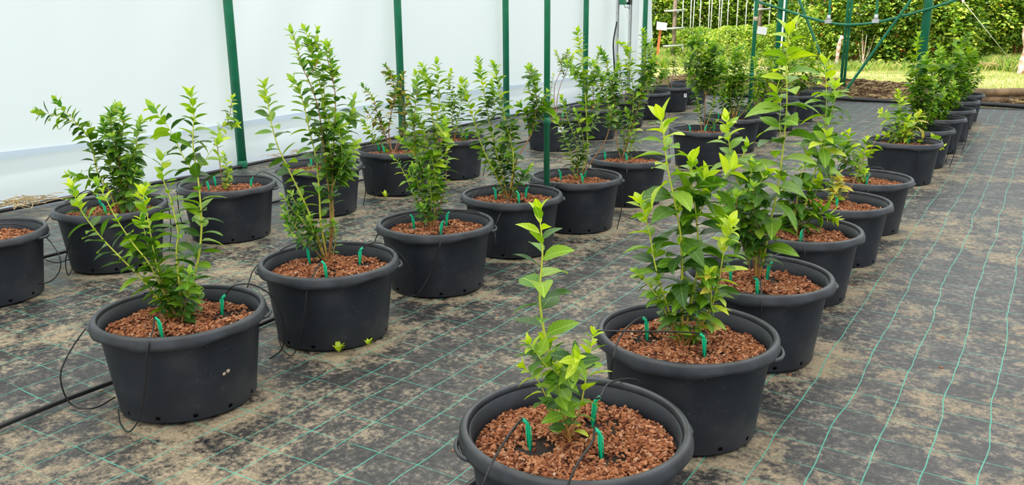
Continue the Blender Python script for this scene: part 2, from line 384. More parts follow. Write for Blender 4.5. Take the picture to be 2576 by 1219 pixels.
# wall posts
def post(px_base, px_top, r, label, name='steel_post', off=0.0, mat=GREENP):
    bb = WL(px_base[0], px_base[1], off); bb.z = 0
    e = empty(name, bb); tag(e, label, 'post')
    mb = MB(); mb.tube([(0, 0, -0.05), (0, 0, 1.5), (0, 0, 3.3)], r, 20); mb.build('tube', mat, e)
    mb = MB(); mb.lathe([(r + 0.001, 0.0), (r + 0.004, 0.004), (r + 0.004, 0.05), (r + 0.001, 0.054)], 20); mb.build('base_collar', mat, e)
    return e
def wcol(x, guess):   # base pixel row where the wall foot crosses this column
    y = guess
    for _ in range(30):
        p = WL(x, y); y += p.z * 150
    return y
for i, (xb, gs, r, lb) in enumerate([(610, 418, 0.037, 'thick green steel post at the film wall beside the weakest bush'),
                        (1013, 345, 0.037, 'green steel post at the film wall behind the bronze-leaved bush'),
                        (1274, 297, 0.037, 'green steel post at the film wall behind the aisle gap'),
                        (1471, 265, 0.037, 'green steel post at the film wall just before the slotted rails'),
                        (1617, 238, 0.037, 'green steel post holding the loose end of the film wall')]):
    post((xb, wcol(xb, gs)), None, r, lb, off=0.03)
def freepost(px, Y, r, label, ztop=3.2, mat=GREENP):
    p = DY(px[0], px[1], Y); p.z = 0
    e = empty('steel_post', p); tag(e, label, 'post')
    mb = MB(); mb.tube([(0, 0, -0.05), (0, 0, 1.5), (0, 0, ztop)], r, 16); mb.build('tube', mat, e)
    mb = MB(); mb.lathe([(r, 0.62), (r + 0.003, 0.622), (r + 0.003, 0.66), (r, 0.662)], 16); mb.build('sleeve', mat, e)
    return e
freepost((1375, 470), 4.635, 0.0165, 'slim dark green steel post standing between two pots of the middle row')
pq = freepost((1885, 284), 8.06, 0.0175, 'slim green steel post carrying a small white card', mat=GREENP2)
# card and tape on that post
pc = PL(1917, 77, pq.location.dot(RD) - 0.03)
mb = MB(); M = Matrix.Rotation(math.radians(20), 3, 'Z') @ Matrix.Rotation(0.12, 3, 'Y')
mb.box((0, 0, 0), (0.105, 0.002, 0.068), M); cc = mb.build('card', WHITEP, pq, pc - pq.location); cc['label'] = 'small white card'
mb = MB(); mb.lathe([(0.0178, 0), (0.0192, 0.001), (0.0192, 0.035), (0.0178, 0.036)], 16); tz = PL(1904, 52, pq.location.dot(RD)).z
mb.build('tape_band', simple('beige_tape', (0.6, 0.5, 0.36), 0.6), pq, (0, 0, tz))

# ------------------------------------------------------------------ pots
PR, PH, PB, LIP = 0.27, 0.298, 0.212, 0.03
def pot_meshes():
    n = 96
    prof = [(0.0, 0.012), (PB - 0.012, 0.012), (PB - 0.004, 0.012)]
    ro = lambda z: PB + (0.247 - PB) * z / PH
    out = [(PB - 0.006, 0.0), (PB, 0.0), (PB + 0.0015, 0.003), (ro(0.008) , 0.008), (ro(0.011), 0.011), (ro(0.023), 0.023)] + [(ro(z), z) for z in (0.06, 0.12, 0.18, 0.22, 0.25, 0.272, 0.285)]
    inn = [(ro(z) - 0.005, z) for z in (0.285, 0.24, 0.18, 0.1, 0.014)] + [(0.0, 0.014)]
    P = out + inn
    def skip(i, k): return i == 4 and k % 8 == 3
    b = MB(); b.lathe(P, n, skip=skip, rfun=lambda i, q: (0.0012 * math.sin(2 * q + 1) + 0.0008 * math.sin(5 * q), 0))
    body = b.mesh('pot_body', POT)
    # rolled rim with a turned-down lip, deeper in two places
    rp = [(0.2455, 0.272), (0.2465, 0.290), (0.248, 0.2955), (0.2505, 0.298), (0.2545, 0.2985), (0.2595, 0.2975), (0.2635, 0.2945), (0.2660, 0.2895), (0.2690, 0.275), (0.2700, 0.2665), (0.2670, 0.2655), (0.2655, 0.276), (0.2605, 0.290), (0.25, 0.2915), (0.2490, 0.272)]
    def rf(i, q):
        k = max(0, abs(math.sin(q)) - 0.86) / 0.14; k = k * k * (3 - 2 * k)
        if 8 <= i <= 11: return (0.002 * k, -0.009 * k * (1 if i in (9, 10) else 0.6) - 0.0025 * (i in (9, 10)) * math.sin(9 * q))
        return (0.0012 * math.sin(3 * q), 0.001 * math.sin(2 * q + 0.5))
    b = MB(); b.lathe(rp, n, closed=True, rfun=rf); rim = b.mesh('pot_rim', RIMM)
    # loop grip under the rim
    b = MB(); pts = []
    for i in range(13):
        a = math.radians(-13 + 26 * i / 12); k = math.sin(math.pi * i / 12)
        pts.append((math.cos(a) * (0.262 + 0.015 * k ** 0.6), math.sin(a) * (0.262 + 0.015 * k ** 0.6), 0.266 - 0.004 * k))
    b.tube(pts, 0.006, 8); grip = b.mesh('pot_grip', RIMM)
    return body, rim, grip
BODY, RIM, GRIP = pot_meshes()

def mulch_mesh(name, n, holes=(), seed=1, smin=0.004, smax=0.0105, rad=0.236):
    rng = random.Random(seed); b = MB()
    nr, na = 16, 48; vs = [(0, 0, 0.010)]
    def hz(x, y):
        r = math.hypot(x, y); z = 0.012 * (1 - (r / 0.24) ** 2) + 0.005 * math.sin(x * 31 + seed) * math.cos(y * 27) + 0.004 * math.sin(x * 57 - y * 43)
        for hx, hy, hr in holes:
            d = math.hypot(x - hx, y - hy) / hr
            if d < 1.6: z -= 0.012 * math.exp(-d * d * 2)
        return z
    for i in range(1, nr + 1):
        for k in range(na):
            r = rad * i / nr; a = 2 * math.pi * k / na; x, y = r * math.cos(a), r * math.sin(a); vs.append((x, y, hz(x, y) - 0.006))
    fs = [(0, 1 + k, 1 + (k + 1) % na) for k in range(na)]
    for i in range(nr - 1):
        for k in range(na):
            k2 = (k + 1) % na; fs.append((1 + i * na + k, 1 + (i + 1) * na + k, 1 + (i + 1) * na + k2, 1 + i * na + k2))
    b.cur = 1; b.add(vs, fs); b.cur = 0; b.smooth = False
    F6 = [(0, 1, 3, 2), (4, 6, 7, 5), (0, 4, 5, 1), (2, 3, 7, 6), (0, 2, 6, 4), (1, 5, 7, 3)]
    for _ in range(n):
        r = (rad - 0.009) * math.sqrt(rng.random()); a = rng.random() * 6.2832; x, y = r * math.cos(a), r * math.sin(a); bad = False
        for hx, hy, hr in holes:
            d = math.hypot((x - hx) * (1 + 0.4 * math.sin(hx * 90)), y - hy) / hr
            if d < 1 and rng.random() > d * d * 0.8 + 0.03: bad = True
        if bad: continue
        s = rng.uniform(smin, smax); L = s * rng.uniform(1.0, 2.2); wd_ = s * rng.uniform(0.6, 1.1); t = s * rng.uniform(0.25, 0.55)
        M = Matrix.Rotation(rng.random() * 6.28, 3, 'Z') @ Matrix.Rotation(rng.gauss(0, 0.45), 3, 'X') @ Matrix.Rotation(rng.gauss(0, 0.4), 3, 'Y')
        c = Vector((x, y, hz(x, y) - 0.004 + rng.random() * 0.007)); v8 = []
        for sx in (-1, 1):
            for sy in (-1, 1):
                for sz in (-1, 1):
                    j = rng.uniform(0.55, 1.1)
                    v8.append(c + M @ Vector((sx * L / 2 * j, sy * wd_ / 2 * rng.uniform(0.5, 1.1), sz * t / 2)))
        b.add(v8, F6)
    return b.mesh(name, [BARK, SOIL])
FARMULCH = [mulch_mesh('bark_far_%d' % i, 2600, seed=20 + i, smin=0.005, smax=0.012) for i in range(2)]

ROWS = {'M': 'middle row', 'L': 'film-wall row', 'R': 'open-aisle row', 'N': 'middle row'}
ORD = ['first', 'second', 'third', 'fourth', 'fifth', 'sixth', 'seventh']
# pot key -> (x, y, soil height, rotation)
POTS = {
 'R1': (0.143, 1.787), 'R2': (0.518, 2.374), 'R3': (0.888, 2.945), 'R4': (1.26, 3.613), 'R5': (1.627, 4.176), 'R6': (2.011, 4.79),
 'R7': (2.863, 6.192), 'R8': (3.29, 6.868), 'R9': (3.756, 7.59), 'R10': (4.181, 8.248), 'R11': (4.666, 9.08), 'R12': (5.078, 9.751),
 'M1': (-1.071, 2.595), 'M2': (-0.709, 3.17), 'M3': (-0.348, 3.777), 'M4': (0.002, 4.391), 'M5': (0.378, 4.885), 'M6': (0.767, 5.535),
 'N1': (1.561, 6.9), 'N2': (1.985, 7.692), 'N3': (2.40, 8.40), 'N4': (2.79, 9.12), 'N5': (3.24, 9.825), 'N6': (3.65, 10.55),
 'L0': (-2.352, 3.648), 'L1': (-2.014, 4.175), 'L2': (-1.604, 4.727), 'L3': (-1.212, 5.332), 'L4': (-0.827, 5.964), 'L5': (-0.458, 6.531),
 'L6': (0.387, 7.852), 'L7': (0.825, 8.576), 'L8': (1.226, 9.4), 'L9': (1.627, 10.23), 'L10': (2.021, 10.959), 'L11': (2.42, 11.70)}
# sand washed out of the drain holes, dried on the cloth round each pot foot
co = np.empty(len(FLOOR.data.vertices) * 3); FLOOR.data.vertices.foreach_get('co', co); co = co.reshape(-1, 3); sand = np.zeros(len(co))
for px, py in POTS.values():
    q = RF(Vector((px, py, 0))); dx = co[:, 0] - q.x; dy_ = co[:, 1] - q.y
    sand = np.maximum(sand, 0.22 * np.exp(-((np.hypot(dx - 0.02, dy_ + 0.015) - 0.225) / 0.03) ** 2))
    sand = np.maximum(sand, 0.08 * np.exp(-((dx - 0.26) / 0.06) ** 2 - (dy_ / 0.45) ** 2))
sand -= 0.22 * np.clip((co[:, 1] - 10.6) / 1.6, 0, 1) * np.clip((co[:, 0] + 3.2) / 1.2, 0, 1)      # cleaner strip of new cloth by the logs
at = FLOOR.data.attributes.new('dried_sand', 'FLOAT', 'POINT'); at.data.foreach_set('value', sand)
def place(k):
    r = k[0]; n = int(k[1:])
    if r == 'N': return ROWS[r], ORD[n - 1], True
    if n > (5 if r == 'L' else 6): return ROWS[r], ORD[n - (6 if r == 'L' else 7)], True
    return ROWS[r], ORD[(5 if r == 'L' else 6) - n], False
def where(k):
    row, o, far = place(k)
    return '%s, %s %s' % (row, o, 'from the cross gap towards the hedge' if far else 'from the cross gap away from hedge')
def soilz(k): return 0.205 if k in ('R8', 'R9', 'R10', 'R11', 'R12', 'L9', 'L10', 'L11', 'N4', 'N5', 'N6') else 0.243

# stakes: (px, py of foot, side the head points to)
STAKES = {
 'R1': [(1333, 1125, -1), (1513, 1150, -1), (1491, 1065, 1)], 'R2': [(1628, 850, -1), (1772, 893, -1), (1757, 835, -1)],
 'R3': [(1905, 742, -1), (1929, 702, 1), (1838, 708, -1)], 'R4': [(2012, 612, 1), (1946, 605, -1)], 'R5': [(2105, 527, -1)],
 'R6': [(2173, 452, 1), (2178, 468, 1)], 'R7': [(2283, 366, 1)], 'R8': [(2320, 332, 1), (2329, 328, 1)], 'R9': [(2362, 304, 1)], 'R10': [(2384, 281, 1)], 'R11': [(2415, 260, 1)],
 'M1': [(409, 850, -1), (559, 790, 1), (413, 783, -1)], 'M2': [(779, 660, -1), (822, 700, -1), (905, 663, 1)],
 'M3': [(1042, 575, -1), (1109, 592, 1), (1123, 568, 1)], 'M4': [(1248, 503, -1), (1306, 512, -1), (1322, 500, 1)],
 'M5': [(1411, 455, -1), (1466, 465, -1), (1471, 450, 1)], 'M6': [(1523, 405, -1), (1577, 411, -1)],
 'N1': [(1736, 335, -1), (1773, 336, 1), (1797, 332, 1)], 'N2': [(1807, 302, -1), (1856, 303, 1)], 'N3': [(1906, 278, 1)], 'N4': [(1923, 258, -1)], 'N5': [(2004, 243, -1)],
 'L1': [(255, 524, -1), (268, 545, -1), (372, 524, -1)], 'L2': [(540, 468, -1), (527, 484, -1), (632, 475, 1)], 'L3': [(768, 412, -1), (855, 408, 1)],
 'L4': [(952, 383, -1), (967, 389, -1)], 'L5': [(1172, 353, 1)], 'L6': [(1418, 299, 1)], 'L7': [(1462, 277, -1), (1505, 273, -1)], 'L8': [(1570, 250, -1)],
 'L9': [(1642, 240, 1)], 'L10': [(1660, 222, -1), (1708, 223, 1)]}
stake_pos = {}
for k, lst in STAKES.items():
    px, py = POTS[k]; out = []
    for (x, y, s) in lst:
        g = G(x, y, soilz(k)); d = Vector((g.x - px, g.y - py)); 
        if d.length > 0.2: d *= 0.2 / d.length
        out.append((px + d.x, py + d.y, s))
    stake_pos[k] = out
ROT = {'M1': 12, 'M2': 8, 'M3': -4, 'M4': 4, 'L1': 10, 'L2': 6, 'R1': 12, 'R3': -8, 'R2': -25}
STICK = simple('white_sticker', (0.8, 0.82, 0.84), 0.4)
INK = simple('sticker_ink', (0.05, 0.05, 0.05), 0.5)
NEAR = ('R1', 'R2', 'R3', 'M1', 'M2', 'M3', 'R4', 'M4')
rng = random.Random(5)
for k, (x, y) in POTS.items():
    e = empty('plant_pot', (x, y, 0)); a = math.radians(ROT.get(k, rng.uniform(-15, 15)))
    row, o, far = place(k)
    tag(e, 'round black nursery pot, ' + where(k), 'plant pot', 'black nursery pots standing in rows')
    R4 = Matrix.Rotation(a, 4, 'Z')
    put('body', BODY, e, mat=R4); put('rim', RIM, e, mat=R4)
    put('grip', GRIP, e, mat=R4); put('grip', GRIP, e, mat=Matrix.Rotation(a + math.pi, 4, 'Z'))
    if k in NEAR:
        hs = [(sx - x + 0.012, sy - y - 0.012, rng.uniform(0.042, 0.06)) for sx, sy, _ in stake_pos.get(k, [])] + [(0.01, -0.0, 0.045)]
        me = mulch_mesh('bark_' + k, {'R1': 7000, 'R2': 6000}.get(k, 4500), hs, seed=ord(k[0]) + int(k[1:]))
        mu = put('bark_mulch', me, e, loc=(0, 0, soilz(k)))
    else:
        mu = put('bark_mulch', FARMULCH[int(k[1:]) % 2], e, mat=Matrix.Translation((0, 0, soilz(k))) @ Matrix.Rotation(rng.random() * 6.28, 4, 'Z'))
    tag(mu, 'loose reddish brown bark chips', kind='stuff')
    if k in ('L6', 'L10'):
        dirv = (Vector((0, 0)) - Vector((x, y))); an = math.atan2(dirv.y, dirv.x) + (0.30 if k == 'L6' else 0.95)
        r = 0.238; z = 0.2
        M = Matrix.Translation((math.cos(an) * r, math.sin(an) * r, z)) @ Matrix.Rotation(an + math.pi / 2, 4, 'Z') @ Matrix.Rotation(-0.12, 4, 'X')
        mb = MB(); mb.box((0, 0, 0), (0.055, 0.004, 0.05)); st = mb.build('sticker', STICK, e); st.matrix_basis = M; st['label'] = 'small white sticker'
        mb = MB()
        for q in range(3): mb.box((-0.004 + 0.004 * q, -0.0025, 0.012 - 0.012 * q), (0.03 - 0.006 * q, 0.001, 0.004))
        mb.build('sticker_print', INK, st)
# dab of dried mud on one pot
px_, py_ = POTS['M1']; an = math.atan2(-py_ + 0, -px_) + 0.48
mb = MB()
for dz, ds, rr in ((0, 0, 0.006), (0.005, 0.014, 0.007)):
    mb.lathe([(0, 0.003), (rr * 0.7, 0.002), (rr, -0.001)], 10)
    for i in range(len(mb.v) - 30, len(mb.v)):
        vx, vy, vz = mb.v[i]; mb.v[i] = (vz, vx + ds, vy + dz)
# (kept tiny: lies flush on the wall)
q = [o for o in COL.objects if o.name.startswith('plant_pot') and abs(o.location.x - px_) < 1e-4][0]
mo = mb.build('mud_dab', simple('dry_mud', (0.45, 0.36, 0.25), 0.9), q); mo.matrix_basis = Matrix.Rotation(an, 4, 'Z') @ Matrix.Translation((0.2285, 0, 0.135))

# ------------------------------------------------------------------ leaves
def leaf_mesh(name, wmax, curv, fold, mat, wave=0.0):
    ts = [0, 0.07, 0.2, 0.38, 0.58, 0.78, 0.92, 1.0]; b = MB(); vs = []
    for t in ts:
        u = max(0, (t - 0.06) / 0.94); w = wmax * (math.sin(math.pi * u ** 0.8) ** 0.85) if 0 < u < 1 else 0.0
        w = max(w, 0.012 if t < 0.1 else 0.001); z = -curv * t * t + 0.05 * t
        wv = wave * math.sin(t * 9)
        y = t - 0.25 * curv * t * t
        vs += [(-w, y, z + fold * w + wv), (0, y, z), (w, y, z + fold * w - wv)]
    fs = []
    for i in range(len(ts) - 1):
        a = 3 * i; fs += [(a, a + 1, a + 4, a + 3), (a + 1, a + 2, a + 5, a + 4)]
    b.add(vs, fs); return b.mesh(name, mat)
SHAPES = [(0.21, 0.12, 0.35, 0.0), (0.24, 0.38, 0.25, 0.012), (0.18, 0.28, 0.45, 0.01), (0.27, 0.2, 0.2, 0.015), (0.24, 0.55, 0.3, 0.015)]
LEAF = {c: [leaf_mesh('leaf_%s%d' % (c, i), *s[:3], LM[c], s[3]) for i, s in enumerate(SHAPES)] for c in LM}

def stake(k, sx, sy, side, h, cable, pre):
    z0 = soilz(k); e = empty('drip_stake', (sx, sy, z0)); row, o, far = place(k)
    tag(e, pre + 'green drip stake, ' + where(k).replace(',', ' pot').replace('from the cross gap', 'from cross gap'), 'drip stake', 'drip stakes ' + k.replace('N', 'back middle ').replace('M', 'middle ').replace('L', 'wall ').replace('R', 'aisle '))
    mb = MB(); ln = Vector((0.006 * side, 0, 0))
    pts = [(0, 0, -0.03), (0.003 * side * 0, 0, 0.0), (0.004 * side, 0, h * 0.75), (0.006 * side, 0, h * 0.86), (0.017 * side, 0, h)]
    mb.tube(pts, [0.0018, 0.0028, 0.0042, 0.0046, 0.0042], 8)
    for sgn in (-1, 1):
        mb.tube([(sgn * 0.0045, -0.002, 0.002), (sgn * 0.0055 + 0.004 * side, -0.002, h * 0.78)], 0.0014, 5)
    mb.build('stake_body', STAKE, e)
    head = Vector((sx + 0.017 * side, sy, z0 + h))
    pts = [head - Vector((0.012 * side, 0, 0.006)), head] + [Vector(p) for p in cable]
    mb = MB(); mb.tube([p - e.location for p in smooth(pts, 7)], 0.0026, 6); mb.build('feed_tube', DARK, e)
# hand-laid cables: lists of (px, py, distance) for the near pots; otherwise a loop over the rim
def cab(*p): return [DY(*q) for q in p]
CAB = {
 ('M1', 0): cab((385, 830, 2.38), (372, 872, 2.32), (366, 960, 2.32), (352, 1045, 2.335), (325, 1085, 2.33), (303, 1065, 2.38), (297, 1030, 2.45)),
 ('M1', 1): cab((590, 717, 2.66), (640, 717, 2.74), (690, 752, 2.8), (716, 822, 2.82), (712, 870, 2.85), (690, 895, 2.9), (652, 911, 2.92)),
 ('M1', 2): cab((340, 740, 2.78), (270, 775, 2.72), (222, 818, 2.62), (172, 890, 2.5), (152, 950, 2.46), (178, 1015, 2.46), (235, 1026, 2.47), (290, 998, 2.56)),
 ('M2', 0): cab((740, 612, 3.3), (680, 645, 3.28), (640, 675, 3.2), (622, 722, 3.1)),
 ('M2', 1): cab((790, 690, 3.02), (774, 720, 2.92), (765, 800, 2.90), (745, 880, 2.92), (728, 893, 2.91), (708, 872, 2.97), (700, 845, 3.03)),
 ('M2', 2): cab((945, 610, 3.2), (990, 625, 3.27), (1028, 668, 3.3), (1035, 710, 3.36), (1015, 745, 3.42), (985, 758, 3.42)),
 ('M3', 0): cab((1005, 548, 3.85), (965, 572, 3.82), (945, 600, 3.72), (938, 640, 3.68)),
 ('M3', 1): cab((1111, 590, 3.6), (1108, 610, 3.5), (1085, 680, 3.5), (1050, 738, 3.48), (1000, 748, 3.52)),
 ('M3', 2): cab((1160, 528, 3.85), (1205, 535, 3.93), (1240, 575, 3.9), (1246, 610, 3.86), (1236, 650, 3.9)),
 ('M4', 0): cab((1215, 474, 4.45), (1185, 500, 4.36), (1176, 540, 4.25)),
 ('M4', 1): cab((1270, 515, 4.2), (1255, 545, 4.1), (1245, 575, 4.08), (1248, 590, 4.1)),
 ('M5', 0): cab((1390, 436, 4.95), (1362, 462, 4.78), (1350, 490, 4.62)),
 ('M5', 1): cab((1430, 440, 4.78), (1395, 468, 4.63), (1380, 500, 4.58)),
 ('M6', 1): cab((1577, 424, 5.25), (1572, 450, 5.23), (1556, 490, 5.26)),
 ('R1', 0): cab((1290, 1080, 1.68), (1245, 1150, 1.58), (1222, 1200, 1.535), (1205, 1260, 1.53), (1215, 1350, 1.56)),
 ('R1', 1): cab((1490, 1110, 1.60), (1450, 1170, 1.52), (1420, 1250, 1.49), (1415, 1330, 1.47)),
 ('R1', 2): cab((1530, 965, 1.95), (1575, 952, 2.03), (1612, 962, 2.08), (1625, 1005, 2.1), (1628, 1080, 2.1)),
 ('R2', 0): cab((1590, 812, 2.26), (1558, 850, 2.17), (1545, 890, 2.12), (1538, 925, 2.12), (1536, 970, 2.14)),
 ('R2', 1): cab((1700, 834, 2.2), (1600, 833, 2.18), (1520, 832, 2.2), (1490, 834, 2.25), (1496, 848, 2.25), (1515, 870, 2.25)),
 ('R3', 0): cab((1912, 705, 2.78), (1915, 755, 2.68), (1914, 800, 2.68), (1912, 850, 2.7)),
 ('R3', 1): cab((1950, 642, 3.05), (1975, 636, 3.15), (1995, 645, 3.2), (2000, 680, 3.22)),
 ('R4', 0): cab((2020, 580, 3.45), (2024, 625, 3.34), (2023, 665, 3.34)),
 ('R6', 0): cab((2200, 420, 4.95), (2220, 424, 5.03), (2226, 440, 5.06)),
 ('R6', 1): cab((2183, 455, 4.62), (2184, 478, 4.52), (2182, 500, 4.52)),
 ('R7', 0): cab((2305, 366, 5.97), (2312, 380, 5.92), (2308, 410, 5.93), (2303, 432, 5.95)),
 ('L1', 0): cab((215, 480, 4.3), (150, 520, 4.2), (105, 570, 4.05), (94, 610, 3.98), (105, 645, 3.98), (140, 660, 4.0), (176, 652, 4.05)),
 ('L1', 1): cab((230, 520, 4.05), (198, 545, 3.94), (175, 610, 3.92), (165, 660, 3.92), (172, 692, 3.92), (183, 672, 3.97)),
 ('L2', 2): cab((660, 432, 4.85), (700, 450, 4.9), (725, 480, 4.9), (728, 520, 4.95)),
 ('L4', 0): cab((925, 362, 6.05), (900, 385, 6.0), (895, 400, 5.93), (930, 420, 5.75), (940, 460, 5.74), (925, 490, 5.76)),
 ('L4', 1): cab((968, 398, 5.75), (969, 430, 5.70), (960, 475, 5.72), (940, 498, 5.7)),
}
for k, lst in stake_pos.items():
    px, py = POTS[k]
    for i, (sx, sy, side) in enumerate(lst):
        same = [q for q in lst if q[2] == side]; pre = '' if len(lst) == 1 else ('wall-facing ' if side < 0 else 'aisle-facing ')
        if len(same) == 2: pre = ('outer ' if (sx, sy) == max(((q[0], q[1]) for q in same), key=lambda q: math.hypot(q[0] - px, q[1] - py)) else 'inner ') + pre
        h = 0.068 if k not in ('R1',) else 0.072
        if (k, i) in CAB: c = CAB[(k, i)]
        else:
            a = math.atan2(sy - py, sx - px) + random.Random(i * 7 + len(k)).uniform(-0.5, 0.5)
            if side > 0: a = random.Random(int(px * 99) + i).uniform(-0.9, 0.9)
            P = lambda r, z: Vector((px + r * math.cos(a), py + r * math.sin(a), z))
            c = [P(0.17, 0.325), P(0.262, 0.304), P(0.284, 0.26), P(0.285, 0.12), P(0.262, 0.004)]
        stake(k, sx, sy, side, h, c, pre)
# loop from the pot at the left frame edge
x, y = POTS['L0']
e = empty('feed_tube', (x + 0.2, y, 0)); tag(e, 'loose black feed tube looping off the film-wall pot farthest from the hedge', 'tube')
mb = MB(); mb.tube([p - e.location for p in smooth(cab((-40, 568, 3.6), (20, 563, 3.6), (70, 570, 3.68), (110, 590, 3.7), (148, 640, 3.66), (150, 680, 3.66), (125, 708, 3.66), (82, 714, 3.66), (40, 700, 3.75)), 8)], 0.0025, 6)
mb.build('tube_loop', DARK, e)

